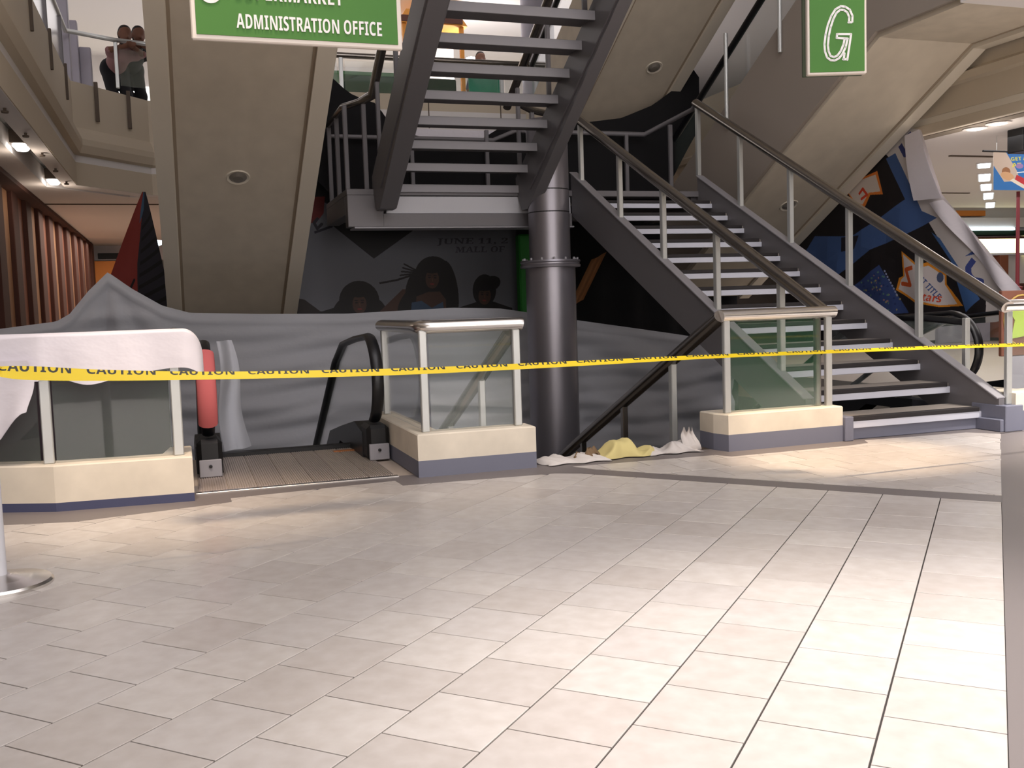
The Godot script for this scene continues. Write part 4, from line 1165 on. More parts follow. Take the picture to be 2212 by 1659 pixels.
# ---------------------------------------------------------------- plinths with glass and chrome rails
func build_balustrades() -> void:
	var ir := func(p: Array, w: float) -> Array: return p
	# middle
	var t := thing("balustrade", "middle glass balustrade on a cream plinth beside the escalator entry", "balustrade")
	var base := P2([1.45, -6.33, 2.29, -6.33, 2.29, -6.55, 1.64, -6.55, 1.64, -8.0, 1.45, -8.0])
	put("skirting", B().prism(base, 0.0, 0.112, XZ()), M.skirting, t)
	put("plinth", B().prism(base, 0.112, 0.29, XZ(), 0.008), M.cream, t)
	for p in [[1.535, -6.44], [2.20, -6.44], [1.535, -7.75]]:
		put("post", bx(p[0] - 0.027, p[0] + 0.027, 0.29, 0.98, p[1] - 0.02, p[1] + 0.02), M.post, t)
	put("glass_pane", bx(1.575, 2.165, 0.295, 0.965, -6.446, -6.436, 0.002), M.glass, t)
	put("glass_pane", bx(1.53, 1.54, 0.295, 0.965, -7.72, -6.47, 0.002), M.glass, t)
	put("top_rail", B().tube([Vector3(2.245, 1.0, -6.44), Vector3(2.225, 1.003, -6.44), Vector3(1.63, 1.003, -6.44), Vector3(1.58, 1.003, -6.447), Vector3(1.548, 1.003, -6.47), Vector3(1.537, 1.003, -6.51), Vector3(1.535, 1.003, -6.58), Vector3(1.535, 1.003, -7.8)], 0.058, 0.046, 18), M.chrome, t)
	# left
	t = thing("balustrade", "left glass balustrade on a cream plinth under the white cloth", "balustrade")
	base = P2([0.02, -6.22, -0.76, -6.27, -1.1, -6.42, -1.95, -6.8, -1.95, -7.0, -1.05, -6.62, -0.74, -6.49, -0.16, -6.45, -0.12, -6.75, 0.02, -6.75])
	put("skirting", B().prism(base, 0.0, 0.052, XZ()), paint("skirting_dark", c8(72, 76, 106), 0.7), t)
	put("plinth", B().prism(base, 0.052, 0.276, XZ(), 0.008), M.cream, t)
	for p in [[-0.79, -6.37], [-0.055, -6.32]]:
		put("post", bx(p[0] - 0.03, p[0] + 0.03, 0.276, 0.98, p[1] - 0.02, p[1] + 0.02), M.post, t)
	put("glass_pane", B().bar(Vector3(-0.75, 0.62, -6.366), Vector3(-0.09, 0.62, -6.325), 0.01, 0.68), M.glass, t)
	put("glass_pane", B().bar(Vector3(-1.8, 0.62, -6.83), Vector3(-0.84, 0.62, -6.4), 0.01, 0.68), M.glass, t)
	put("glass_pane", bx(-0.06, -0.05, 0.28, 0.96, -7.8, -6.36, 0.002), M.glass, t)
	put("top_rail", B().tube([Vector3(-0.055, 1.003, -7.8), Vector3(-0.055, 1.003, -6.33), Vector3(-0.79, 1.003, -6.37), Vector3(-1.85, 1.003, -6.84)], 0.055, 0.044, 16), M.chrome, t)
	tag(put("side_panel", bx(-1.9, -0.12, -1.2, 0.72, -7.95, -7.90, 0.004), paint("maroon_dark", c8(58, 44, 50), 0.7)), "added dark maroon panel standing in for reflections in the left balustrade glass", "panel")  # added panel, dark reflections of the glass put into its colour
	# right of the middle
	t = thing("balustrade", "green tinted glass balustrade on a cream plinth at the stair foot", "balustrade")
	base = P2([3.78, -6.27, 4.80, -6.29, 4.80, -6.52, 3.96, -6.50, 3.96, -6.62, 3.74, -6.62, 3.74, -6.42])
	put("skirting", B().prism(base, 0.0, 0.125, XZ()), M.skirting, t)
	put("plinth", B().prism(base, 0.125, 0.275, XZ(), 0.008), M.cream, t)
	for p in [[3.83, -6.37], [4.735, -6.38]]:
		put("post", bx(p[0] - 0.027, p[0] + 0.027, 0.2 if p[0] > 4 else 0.275, 0.97, p[1] - 0.02, p[1] + 0.02), M.post, t)
	put("inner_post", bx(4.64, 4.69, 0.275, 0.97, -6.44, -6.40), M.handrail, t)
	put("glass_pane", bx(3.87, 4.66, 0.28, 0.955, -6.385, -6.375, 0.002), M.glass_green, t)
	put("top_rail", B().tube([Vector3(3.79, 1.0, -6.375), Vector3(3.81, 1.002, -6.375), Vector3(4.77, 1.002, -6.385), Vector3(4.79, 1.0, -6.385)], 0.055, 0.046, 18), M.chrome, t)
	# far right, cut by the frame
	t = thing("balustrade", "cream plinth with chrome rail cut by the right edge of the photo", "balustrade")
	base = P2([6.27, -6.06, 8.3, -6.06, 8.3, -6.3, 6.52, -6.3, 6.52, -7.4, 6.42, -7.4, 6.27, -6.46])
	put("skirting", B().prism(base, 0.0, 0.16, XZ()), M.skirting, t)
	put("plinth", B().prism(base, 0.16, 0.31, XZ(), 0.008), M.cream, t)
	put("step_block", bx(6.15, 6.33, 0.0, 0.21, -6.40, -6.04), M.skirting, t)
	for p in [[6.25, -6.12], [7.3, -6.14]]:
		put("post", bx(p[0] - 0.028, p[0] + 0.028, 0.21, 0.96, p[1] - 0.02, p[1] + 0.02), M.post, t)
	put("glass_pane", bx(6.29, 7.26, 0.315, 0.95, -6.145, -6.135, 0.002), M.glass, t)
	put("top_rail", B().tube([Vector3(6.18, 1.0, -6.12), Vector3(6.2, 1.003, -6.12), Vector3(8.2, 1.003, -6.14)], 0.055, 0.046, 18), M.chrome, t)

# ---------------------------------------------------------------- cloths
func curve_y(pts: Array, x: float) -> float:
	for i in pts.size() - 1:
		if x <= pts[i + 1].x:
			var f: float = clampf((x - pts[i].x) / (pts[i + 1].x - pts[i].x), 0, 1)
			return lerpf(pts[i].y, pts[i + 1].y, f)
	return pts[pts.size() - 1].y

func build_cloths() -> void:
	# the long dust sheet round the opening
	var top := [Vector2(-1.95, 1.05), Vector2(-1.3, 1.12), Vector2(-1.16, 1.2), Vector2(-0.95, 1.45), Vector2(-0.74, 1.65), Vector2(-0.5, 1.46), Vector2(-0.19, 1.26), Vector2(0.1, 1.17), Vector2(0.87, 1.13), Vector2(1.9, 1.10), Vector2(3.2, 1.13), Vector2(3.84, 1.10), Vector2(4.15, 1.05), Vector2(4.88, 0.92), Vector2(5.6, 0.80), Vector2(6.3, 0.68), Vector2(7.3, 0.5)]
	var f := func(u: float, v: float) -> Vector3:
		var x := lerpf(-1.95, 7.2, u)
		var y := lerpf(curve_y(top, x), -1.7, v)
		var edge := smoothstep(0.0, 0.15, v)
		# slack horizontal swags, a rolled hem, and creases fanning out of the tied peak
		var fold := edge * (0.030 * sin(y * 13.0 + x * 0.8 + 0.8 * sin(x * 1.3)) + 0.016 * sin(y * 29.0 - x * 1.1 + 1.2 * sin(x * 2.3)))
		fold += 0.05 * sin(x * 2.1 + y * 0.8) + 0.05 * exp(-absf(v - 0.03) * 110.0)
		var ray := atan2(x + 0.74, 1.75 - y)
		fold += 0.055 * smoothstep(0.5, -0.6, x) * sin(ray * 13.0) * smoothstep(0.02, 0.2, v) * smoothstep(-0.9, 0.6, y)
		fold += 0.06 * smoothstep(4.2, 5.0, x) * sin((x * 0.75 + y) * 7.0) * edge
		return Vector3(x, y, -11.8 + fold)
	tag(put("dust_sheet", B().sheet(220, 90, f, 0.006), M.cloth), "long grey white dust sheet screening the stair and escalator openings", "cloth")
	# narrow loose sheet by the left newel
	tag(put("loose_sheet", B().sheet(10, 24, func(u: float, v: float) -> Vector3:
		var y := lerpf(0.92, 0.02, v)
		var x := lerpf(0.26, 0.39 + 0.10 * v, u)
		return Vector3(x + 0.02 * sin(v * 7.0), y, -8.2 - 0.25 * u + 0.04 * sin(u * 7.0 + v * 3.0)), 0.004), M.cloth), "narrow pale sheet hanging beside the red covered newel", "cloth")
	# white cloth over the left balustrade rail
	var cl := thing("cloth", "bright white cloth draped over the left balustrade rail", "cloth")
	put("drape", B().sheet(90, 30, func(u: float, v: float) -> Vector3:
		# along the rail: a loose end past the corner, the rail, then the turn to the left
		var p := Vector3(0.0, 0, -6.30).lerp(Vector3(-0.80, 0, -6.35), clampf((u - 0.16) / 0.40, 0, 1))
		var drop := 0.0
		if u < 0.16:
			var e := (0.16 - u) / 0.16
			p = Vector3(0.0 + 0.12 * sin(e * 1.4), 0, -6.30 - 0.14 * (1.0 - cos(e * 1.5)))
			drop = 0.16 * e * e
		if u > 0.56: p = Vector3(-0.80, 0, -6.35).lerp(Vector3(-1.9, 0, -6.86), (u - 0.56) / 0.44)
		var back := v < 0.18
		var len := 0.245 + 0.015 * sin(u * 23.0) - 0.02 * smoothstep(0.24, 0.1, u)
		len += 0.065 * exp(-pow((u - 0.44) / 0.07, 2.0))
		if u > 0.56: len = 0.27 + 0.42 * smoothstep(0.58, 0.74, u)
		var w := (v - 0.18) / 0.82
		var z := p.z - 0.10 * (1.0 - v / 0.18) if back else p.z + 0.045 + 0.014 * sin(u * 19.0 + 1.0) * w + 0.006 * sin(u * 47.0) * w
		var y := 1.055 - 0.03 * pow(1.0 - v / 0.18, 2.0) if back else 1.055 - len * w - 0.012 * (1.0 - pow(1.0 - minf(w * 6.0, 1.0), 2.0))
		return Vector3(p.x, y - drop * (1.0 - 0.6 * maxf(w, 0.0)), z), 0.004), M.cloth_white, cl)
	put("hanging_corner", B().sheet(16, 20, func(u: float, v: float) -> Vector3:
		var x := lerpf(-0.86, -1.35, u)
		var bot := lerpf(0.60, 0.38, smoothstep(0.0, 0.5, u))
		return Vector3(x + 0.03 * sin(v * 4.0), lerpf(0.9, bot, v), lerpf(-6.31, -6.52, u) + 0.04 + 0.015 * sin(u * 12.0) * v), 0.004), M.cloth_white, cl)
	# black cloth behind the landing
	var bt := [Vector2(1.43, 4.4), Vector2(1.94, 4.05), Vector2(2.15, 3.86), Vector2(2.35, 3.78), Vector2(2.5, 3.74), Vector2(2.72, 3.40), Vector2(3.3, 3.30), Vector2(3.86, 3.32), Vector2(4.2, 3.52), Vector2(4.7, 3.50), Vector2(5.32, 3.58), Vector2(5.9, 3.66), Vector2(6.38, 3.85), Vector2(6.75, 4.1), Vector2(7.05, 4.40), Vector2(7.15, 4.2)]
	var bb := [Vector2(1.43, 2.9), Vector2(1.75, 2.75), Vector2(2.0, 2.4), Vector2(6.3, 2.3), Vector2(6.7, 2.9), Vector2(7.15, 3.6)]
	tag(put("black_cloth", B().sheet(60, 16, func(u: float, v: float) -> Vector3:
		var x := lerpf(1.43, 7.12, u)
		return Vector3(x, lerpf(curve_y(bt, x), curve_y(bb, x), v), -12.46 + 0.03 * sin(x * 7.0) * v), 0.004), M.black_cloth), "black cloth strung behind the stair landing railing", "cloth")
	# show poster under the landing
	var W := 1024
	var H := 700
	var im := Image.create(W, H, false, Image.FORMAT_RGB8)
	var U := func(a: Array) -> PackedVector2Array:
		var r := PackedVector2Array()
		for i in range(0, a.size(), 2): r.append(Vector2((a[i] - 1.43) / 4.07 * W, (3.0 - a[i + 1]) / 2.9 * H))
		return r
	im.fill(c8(104, 106, 114))  # white board printed grey, shade under the landing put into it
	poly(im, U.call([1.43, 3.0, 3.8, 3.0, 3.5, 2.5, 2.49, 1.82, 1.90, 2.31, 1.9, 2.55, 1.43, 2.7]), c8(14, 12, 18))
	poly(im, U.call([1.55, 2.62, 1.88, 2.64, 1.85, 2.42, 1.75, 2.3, 1.5, 2.28]), c8(110, 26, 24))
	ell(im, U.call([2.0, 2.62])[0], 20, 18, c8(22, 22, 28))
	stroke(im, U.call([1.95, 2.55, 2.0, 2.45]), 14, c8(22, 22, 28))
	stroke(im, U.call([1.78, 2.36, 1.72, 2.3, 1.76, 2.22, 1.82, 2.28]), 9, c8(30, 28, 40))
	stroke(im, U.call([1.72, 2.17, 1.95, 2.25]), 7, c8(30, 30, 44))
	var tx: PackedVector2Array = U.call([3.36, 1.98, 3.62, 1.885])
	letter(im, "JUNE 11, 2", tx[0], 24, 256, c8(52, 52, 60), true, 0.15)
	letter(im, "MALL OF", tx[1], 19, 178, c8(58, 58, 66), true, 0.15)
	var sk := c8(72, 48, 40)
	var hr := c8(16, 12, 16)
	var face := func(cx: float, cy: float, s: float, tilt: float) -> void:
		var c: Vector2 = U.call([cx, cy])[0]
		ell(im, c, 24 * s, 31 * s, sk, tilt)
		for k in [-1.0, 1.0]:
			ell(im, c + Vector2(k * 10 * s, -5 * s).rotated(tilt), 5 * s, 2.5 * s, c8(30, 20, 20), tilt)
			stroke(im, PackedVector2Array([c + Vector2(k * 5 * s, -12 * s).rotated(tilt), c + Vector2(k * 15 * s, -12 * s).rotated(tilt)]), 2.5 * s, hr)
		stroke(im, PackedVector2Array([c + Vector2(0, -3 * s).rotated(tilt), c + Vector2(2 * s, 7 * s).rotated(tilt)]), 2.5 * s, c8(96, 64, 52))
		ell(im, c + Vector2(0, 16 * s).rotated(tilt), 8 * s, 3 * s, c8(120, 46, 46), tilt)
	poly(im, U.call([1.3, 1.35, 1.55, 1.3, 1.75, 1.14, 2.1, 1.14, 2.1, 0.2, 1.3, 0.2]), c8(30, 20, 20))
	var hair := func(cx: float, cy: float, rx: float, ry: float, rot := 0.0) -> void:
		var c: Vector2 = U.call([cx, cy])[0]
		ell(im, c, rx * W / 4.07, ry * H / 2.9, hr, rot)
	# left performer: fringe and long dark hair
	hair.call(2.27, 1.26, 0.27, 0.27)
	hair.call(2.10, 1.08, 0.20, 0.26, 0.5); hair.call(2.46, 1.08, 0.18, 0.24, -0.4)
	poly(im, U.call([1.7, 1.12, 2.0, 1.2, 2.5, 1.2, 2.8, 1.1, 2.8, 0.2, 1.7, 0.2]), hr)
	face.call(2.27, 1.22, 1.0, 0.0)
	hair.call(2.27, 1.40, 0.20, 0.09)
	# middle performer: tall dark hair, raised arm, blue top
	poly(im, U.call([2.5, 1.08, 2.86, 1.40, 2.98, 1.40, 2.72, 1.0]), sk)
	hair.call(3.30, 1.58, 0.26, 0.26); hair.call(3.14, 1.42, 0.22, 0.34, 0.45); hair.call(3.00, 1.22, 0.16, 0.30, 0.7); hair.call(3.50, 1.36, 0.14, 0.42, -0.1)
	for k in 5: stroke(im, U.call([3.12, 1.62, 2.9 - k * 0.02, 1.74 - k * 0.05]), 5, hr)
	stroke(im, U.call([2.55, 1.49, 2.8, 1.53, 3.1, 1.62]), 6, hr)
	poly(im, U.call([3.05, 1.3, 3.22, 1.36, 3.38, 1.36, 3.46, 1.25, 3.46, 0.4, 2.95, 0.4]), sk)
	poly(im, U.call([2.98, 1.22, 3.12, 1.24, 3.26, 1.14, 3.42, 1.22, 3.46, 0.5, 2.9, 0.5]), c8(58, 78, 104))
	face.call(3.28, 1.53, 1.0, 0.08)
	hair.call(3.26, 1.70, 0.17, 0.09, 0.1)
	# right performer: short brushed-up hair
	hair.call(4.02, 1.36, 0.17, 0.22, 0.1); hair.call(4.12, 1.45, 0.14, 0.10, -0.3)
	poly(im, U.call([3.6, 1.12, 3.9, 1.2, 4.14, 1.2, 4.42, 1.1, 4.42, 0.3, 3.6, 0.3]), hr)
	face.call(4.02, 1.28, 0.95, 0.12)
	hair.call(4.04, 1.43, 0.17, 0.08, -0.1)
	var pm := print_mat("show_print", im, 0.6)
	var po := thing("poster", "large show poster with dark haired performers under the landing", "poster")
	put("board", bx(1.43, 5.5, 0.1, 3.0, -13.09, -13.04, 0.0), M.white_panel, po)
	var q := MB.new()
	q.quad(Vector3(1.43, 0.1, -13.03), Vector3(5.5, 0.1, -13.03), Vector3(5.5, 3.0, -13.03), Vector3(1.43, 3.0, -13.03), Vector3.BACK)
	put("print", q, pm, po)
	tag(put("green_pillar", bx(4.19, 4.42, -1.0, 2.05, -12.15, -12.0, 0.02), M.green), "bright green square pillar left of the steel column", "pillar")
	tag(put("added_curtain", B().sheet(40, 10, func(u: float, v: float) -> Vector3: return Vector3(lerpf(4.45, 7.9, u), lerpf(2.3, -1.6, v), -12.85 + 0.05 * sin(u * 40.0))), M.black_cloth), "added black curtain standing in for the darkness under the stair landing", "curtain")  # added black sheet, stands in for the dark behind the treads
	tag(put("hanging_flag", B().sheet(8, 8, func(u: float, v: float) -> Vector3: return Vector3(lerpf(5.33, 5.56, u) - v * 0.36, lerpf(1.72, 1.08, v) + u * 0.1, -12.3 + 0.04 * sin(u * 6.0))), paint("flag", c8(128, 84, 46), 0.8)), "rumpled orange brown print hanging in the dark right of the column", "banner")
	M.flag.cull_mode = BaseMaterial3D.CULL_DISABLED
	# rags along the floor edge
	var rag := func(x0: float, x1: float, h: float, seed_: float, d: float) -> MB:
		return B().sheet(30, 14, func(u: float, v: float) -> Vector3:
			var x := lerpf(x0, x1, u)
			var edge := sin(u * PI)
			var hh := h * pow(maxf(edge, 0.0), 0.45) * (0.75 + 0.35 * sin(u * 9.0 + seed_) + 0.2 * sin(u * 21.0 + seed_ * 2.0))
			var a := v * PI
			return Vector3(x + 0.02 * sin(v * 9.0 + seed_), 0.008 + maxf(sin(a) * hh, 0.0) + 0.006 * sin(u * 40.0 + v * 13.0 + seed_) * sin(a), -6.47 - d * 0.5 * cos(PI - a) + 0.02 * sin(u * 13.0 + seed_)), 0.004)
	for m in [M.yellow_rag, M.dirty_rag, M.brown_rag]: m.cull_mode = BaseMaterial3D.CULL_DISABLED
	tag(put("rag", rag.call(2.36, 2.84, 0.05, 0.3, 0.3), M.dirty_rag), "crumpled dirty white rag beside the middle plinth", "rag")
	tag(put("rag", rag.call(2.62, 2.84, 0.085, 1.9, 0.12), M.brown_rag), "small brown rag bunched at the foot of the steel column", "rag")
	tag(put("rag", rag.call(2.76, 3.26, 0.12, 4.1, 0.2), M.yellow_rag), "crumpled pale yellow rag between the two white ones", "rag")
	tag(put("rag", rag.call(3.2, 3.62, 0.075, 2.2, 0.2), M.dirty_rag), "crumpled white rag at the foot of the basement rail post", "rag")
	tag(put("rag", B().sheet(12, 12, func(u: float, v: float) -> Vector3:
		var a := lerpf(-0.9, 0.9, u)
		return Vector3(3.56 + sin(a) * 0.08 * (0.6 + v * 0.7) - 0.03 * (1.0 - v), lerpf(0.17 + 0.02 * sin(u * 14.0), 0.01, v), -6.47 + cos(a) * 0.05 - 0.02 * sin(v * 6.0)), 0.004), M.dirty_rag), "upright peak of white rag nearest the right plinth", "rag")

# ---------------------------------------------------------------- signs
func build_signs() -> void:
	var s := thing("sign", "wide green hanging sign with white ADMINISTRATION OFFICE lettering", "sign", Vector3(0.635, 2.445, -5.0))
	put("frame", bx(-0.51, 0.515, 0, 0.62, -0.03, 0.0, 0.006), M.sign_frame, s)
	put("face", bx(-0.487, 0.492, 0.024, 0.596, 0.0, 0.004, 0.001), M.sign_green, s)
	var add := func(t: String, x: float, y: float, h: float, w: float) -> void:
		var m := text_mesh(t, h, 0.004)
		m.horizontal_alignment = HORIZONTAL_ALIGNMENT_LEFT
		m.vertical_alignment = VERTICAL_ALIGNMENT_BOTTOM
		var bb := m.get_aabb()
		var o := put("lettering", m, M.lettering, s)
		o.scale = Vector3(w / bb.size.x, h / bb.size.y, 1)
		o.position = Vector3(x - bb.position.x * o.scale.x, y - bb.position.y * o.scale.y, 0.007)
	add.call("ADMINISTRATION OFFICE", -0.30, 0.060, 0.070, 0.71)
	add.call("SUPERMARKET", -0.30, 0.198, 0.070, 0.52)
	put("disc", B().lathe([Vector2(0.052, 0), Vector2(0.052, 0.004), Vector2(0, 0.004)], Vector3(-0.415, 0.222, 0.004), 24, Basis(Vector3.RIGHT, PI / 2)), M.lettering, s)
	for x in [-0.42, 0.42]: put("rod", B().tube([Vector3(x, 0.62, -0.015), Vector3(x, 7.1, -0.015)], 0.006), M.post, s)
	var g := thing("sign", "small green hanging sign with a white outlined letter G", "sign", Vector3(3.79, 2.44, -5.0))
	g.rotation.y = -0.32
	put("frame", bx(-0.177, 0.177, 0, 0.55, -0.04, 0.0, 0.005), M.sign_frame, g)
	put("back", bx(-0.192, 0.168, 0.0, 0.55, -0.065, -0.041, 0.004), paint("sign_back", c8(70, 80, 60), 0.6), g)
	put("face", bx(-0.163, 0.163, 0.014, 0.536, 0.0, 0.004, 0.001), M.sign_green, g)
	var k := 0.354 / 510.0
	var path := func(a: Array) -> Array:
		var r := []
		for i in range(0, a.size(), 2): r.append(Vector3((a[i] - 620.0) * k, (632.0 - a[i + 1]) * k, 0.006))
		return r
	var mb := B()
	for a in [[748, 205, 750, 150, 728, 98, 690, 72, 650, 66, 605, 90, 568, 145, 538, 220, 518, 300, 508, 380, 512, 440, 530, 490, 560, 514, 595, 518, 630, 502, 660, 470, 690, 410, 708, 338],
		[708, 338, 614, 330], [614, 334, 617, 298], [614, 298, 738, 302], [738, 300, 704, 514], [704, 510, 668, 510], [672, 512, 680, 462],
		[748, 202, 716, 202], [720, 205, 722, 160, 706, 120, 676, 98, 645, 96, 612, 122, 586, 172, 562, 240, 546, 310, 538, 390, 544, 440, 560, 478, 590, 490, 620, 476, 648, 440, 672, 384, 682, 336]]:
		var p: Array = path.call(a)
		for i in p.size() - 1:
			mb.bar(p[i], p[i + 1], 0.0125, 0.004, 0.001, Vector3.BACK)
			mb.lathe([Vector2(0.00625, -0.002), Vector2(0.00625, 0.002), Vector2(0, 0.002)], p[i + 1], 10, Basis(Vector3.RIGHT, PI / 2))
	put("lettering", mb, M.lettering, g)
	for x in [-0.13, 0.13]: put("rod", B().tube([Vector3(x, 0.55, -0.02), Vector3(x, 7.1, -0.02)], 0.006), M.post, g)

# ---------------------------------------------------------------- stanchion and caution tape
func build_barrier() -> void:
	var s := thing("stanchion", "white and chrome stanchion post cut by the left edge", "stanchion", Vector3(-0.80, 0, -4.60))
	put("base", B().lathe([Vector2(0.215, 0.0), Vector2(0.215, 0.012), Vector2(0.205, 0.022), Vector2(0.12, 0.035), Vector2(0.045, 0.05), Vector2(0, 0.05)], Vector3.ZERO, 48), M.chrome, s)
	put("pole", B().lathe([Vector2(0.034, 0.05), Vector2(0.034, 0.97), Vector2(0.03, 0.985), Vector2(0, 0.99)], Vector3.ZERO, 28), M.white_panel, s)
	# end posts out of the frame that hold the tape
	s = thing("stanchion", "stanchion post beyond the right edge holding the tape end", "stanchion", Vector3(5.75, 0, -5.05))
	put("base", B().lathe([Vector2(0.2, 0.0), Vector2(0.2, 0.012), Vector2(0.19, 0.022), Vector2(0.045, 0.05), Vector2(0, 0.05)], Vector3.ZERO, 32), M.chrome, s)
	put("pole", B().lathe([Vector2(0.034, 0.05), Vector2(0.034, 0.97), Vector2(0, 0.99)], Vector3.ZERO, 20), M.white_panel, s)
	var im := Image.create(512, 64, false, Image.FORMAT_RGB8)
	im.fill(c8(238, 208, 22))
	letter(im, "CAUTION", Vector2(24, 26), 50, 420, c8(34, 34, 30))
	var m := print_mat("tape_print", im, 0.45)
	m.texture_repeat = true
	m.cull_mode = BaseMaterial3D.CULL_DISABLED
	m.backlight_enabled = true; m.backlight = Color(0.1, 0.09, 0.02)
	var t := thing("caution_tape", "yellow caution tape stretched across the hall from the stanchion", "tape")
	var pts := [[-0.757, 0.925, -4.57, 0.012], [-0.72, 0.918, -4.57, 0.045], [-0.6, 0.905, -4.585, 0.058], [-0.3, 0.878, -4.62, 0.046], [0.2, 0.848, -4.68, 0.034], [0.9, 0.822, -4.74, 0.032], [1.5, 0.811, -4.80, 0.030], [2.1, 0.806, -4.85, 0.026], [2.8, 0.802, -4.90, 0.021], [3.5, 0.792, -4.94, 0.02], [4.3, 0.781, -4.98, 0.02], [5.0, 0.768, -5.0, 0.021], [5.72, 0.755, -5.02, 0.022]]
	var cv := func(u: float) -> Array:
		var f := u * (pts.size() - 1)
		var i := mini(int(f), pts.size() - 2)
		var w := f - i
		var a: Array = pts[i]
		var b: Array = pts[i + 1]
		var a0: Array = pts[maxi(i - 1, 0)]
		var b1: Array = pts[mini(i + 2, pts.size() - 1)]
		var r := []
		for k in 4: r.append(cubic_interpolate(a[k], b[k], a0[k], b1[k], w))
		return r
	var mb := MB.new()
	var N := 160
	var d := 0.0
	var last: Array = cv.call(0.0)
	for i in N:
		var q: Array = cv.call(float(i + 1) / N)
		var e := Vector3(q[0] - last[0], q[1] - last[1], q[2] - last[2]).length() / 0.345
		for off in [0.0, -0.0012]:
			var tw := 0.012
			var a := Vector3(last[0], last[1] - last[3] * 0.5, last[2] + tw + off)
			var b := Vector3(q[0], q[1] - q[3] * 0.5, q[2] + tw + off)
			var c := Vector3(q[0], q[1] + q[3] * 0.5, q[2] - tw + off)
			var dd := Vector3(last[0], last[1] + last[3] * 0.5, last[2] - tw + off)
			mb.tri(a, b, c, Vector3(0, 0.3, 1), Vector2(d, 1), Vector2(d + e, 1), Vector2(d + e, 0))
			mb.tri(a, c, dd, Vector3(0, 0.3, 1), Vector2(d, 1), Vector2(d + e, 0), Vector2(d, 0))
		d += e
		last = q
	put("ribbon", mb, m, t)
	put("knot", B().tube([Vector3(-0.80, 0.92, -4.562), Vector3(-0.77, 0.928, -4.566), Vector3(-0.75, 0.925, -4.575), Vector3(-0.775, 0.945, -4.57), Vector3(-0.80, 0.95, -4.56), Vector3(-0.83, 0.93, -4.575)], 0.012, 0.02), m, t)

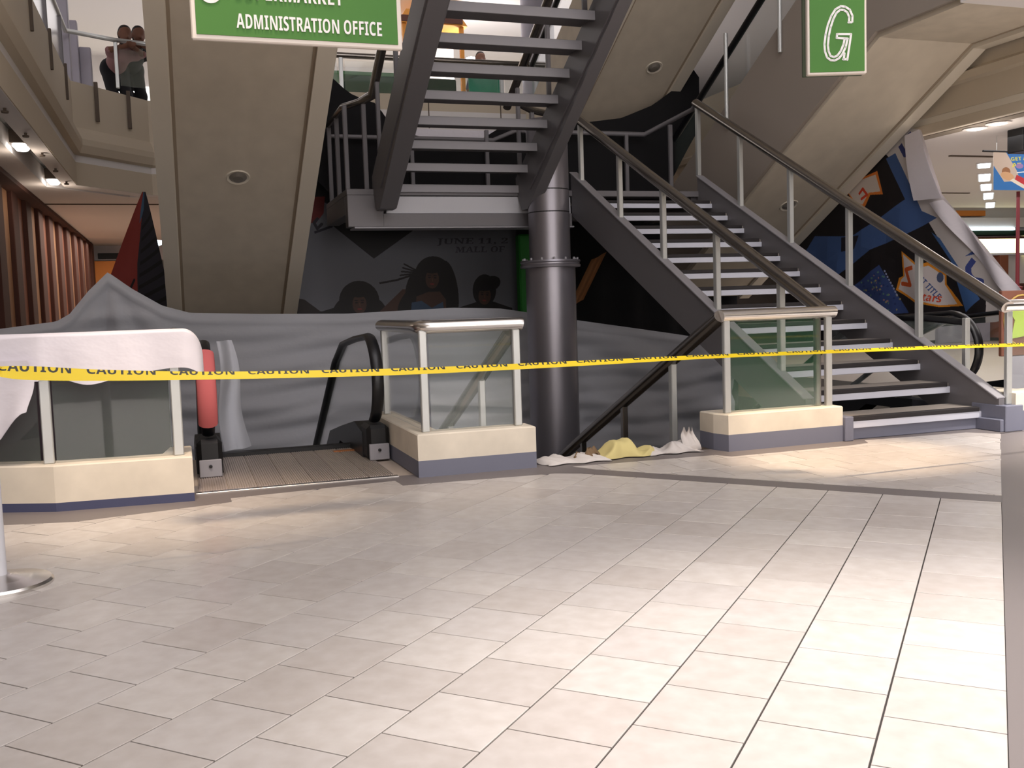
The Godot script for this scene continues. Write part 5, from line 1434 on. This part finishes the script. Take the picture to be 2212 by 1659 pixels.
# ---------------------------------------------------------------- people on the upper galleries
func person(label: String, at: Vector3, turn: float, shirt: Color, legs: Color, lean: bool, grp := "") -> void:
	var o := thing("person", label, "person", at, grp)
	o.rotation.y = turn
	var hip := Vector3(0, 0.90, -0.30 if lean else 0.0)
	var neck := Vector3(0, 1.13, 0.14) if lean else Vector3(0, 1.42, 0.0)
	var head := neck + (Vector3(0, 0.13, 0.13) if lean else Vector3(0, 0.19, 0.03))
	var bones := [[hip, (hip + neck) * 0.5 + Vector3(0, 0.02, -0.02), 0.14, 0.13], [(hip + neck) * 0.5, neck + Vector3(0, -0.1, 0), 0.13, 0.12], [neck + Vector3(0, -0.1, 0), neck, 0.08, 0.052], [neck, head, 0.052, 0.06]]
	var lower := []
	for k in [-1.0, 1.0]:
		var hp := hip + Vector3(0.09 * k, -0.03, 0)
		var kn := Vector3(0.10 * k, 0.48, -0.12 if lean else 0.03)
		var an := Vector3(0.11 * k, 0.08, -0.05)
		lower.append([hp, kn, 0.095, 0.062]); lower.append([kn, an, 0.062, 0.042])
		lower.append([an + Vector3(0, -0.03, 0), an + Vector3(0.02 * k, -0.045, 0.17), 0.042, 0.034])
		var sh := neck + Vector3(0.17 * k, -0.10, 0)
		var el := Vector3(0.24 * k, 1.03, 0.26) if lean else Vector3(0.25 * k, 1.06, -0.02)
		var wr := Vector3(0.05 * k, 1.08, 0.42) if lean else Vector3(0.24 * k, 0.82, 0.06)
		bones.append([neck + Vector3(0, -0.11, 0), sh, 0.07, 0.058])
		bones.append([sh, el, 0.055, 0.042]); bones.append([el, wr, 0.042, 0.03])
		var fd := (wr - el).normalized()
		bones.append([wr, wr + fd * 0.07, 0.028, 0.03])
		for q in 4:
			var sd := Vector3(0, 1, 0) if lean else Vector3(0, 0, 1)
			var b0 := wr + fd * 0.08 + sd * (q - 1.5) * 0.019
			lower.append([b0, b0 + fd * (0.075 - absf(q - 1.4) * 0.012) + Vector3(0, -0.015, 0), 0.009, 0.008])
		lower.append([wr + fd * 0.03, wr + fd * 0.07 + Vector3(-0.03 * k, 0.0, 0.025), 0.011, 0.009])
	var all := bones + lower
	all.append([head + Vector3(0, -0.03, 0.02), head + Vector3(0, 0.05, 0), 0.072, 0.088])
	all.append([head + Vector3(0, -0.02, 0.09), head + Vector3(0, -0.04, 0.105), 0.014, 0.016])
	for k in [-1.0, 1.0]: all.append([head + Vector3(0.085 * k, -0.01, 0), head + Vector3(0.09 * k, 0.02, -0.01), 0.014, 0.016])
	var st := MB.new()
	body(st, all, 0.016, 0.03)
	put("body", st, M.skin, o)
	var grow := func(src: Array, by: float) -> Array:
		var r := []
		for b in src: r.append([b[0], b[1], b[2] + by, b[3] + by])
		return r
	var top := MB.new()
	var sel := [bones[0], bones[1]]
	for b in bones.slice(4):
		if b[3] > 0.038: sel.append(b)
	body(top, grow.call(sel, 0.012), 0.022, 0.05)
	put("shirt", top, paint("shirt%d" % o.get_index(), shirt, 0.9), o)
	var tr := MB.new()
	sel = [[hip + Vector3(-0.06, 0.02, 0), hip + Vector3(0.06, 0.02, 0), 0.13, 0.13]]
	for b in lower:
		if b[2] > 0.055: sel.append(b)
	body(tr, grow.call(sel, 0.014), 0.022, 0.05)
	put("trousers", tr, paint("legs%d" % o.get_index(), legs, 0.9), o)
	var hr := MB.new()
	body(hr, [[head + Vector3(0, 0.07, -0.015), head + Vector3(0, 0.03, -0.04), 0.088, 0.092], [head + Vector3(0, 0.03, -0.04), head + Vector3(0, -0.1, -0.06), 0.085, 0.06]], 0.016, 0.03)
	put("hair", hr, M.hair, o)

func build_people() -> void:
	person("person in a pale pink top leaning on the left gallery railing", Vector3(-0.62, 3.92, -15.62), 0.35, c8(150, 112, 112), c8(20, 20, 26), true)
	person("dark haired person in black leaning on the railing beside the left escalator soffit", Vector3(-0.43, 3.98, -15.84), 0.3, c8(16, 16, 20), c8(14, 14, 18), true)
	person("dark haired person behind the far gallery railing beside the dazzling lamp", Vector3(5.72, 4.25, -18.3), 0.0, c8(70, 70, 90), c8(40, 40, 48), false)
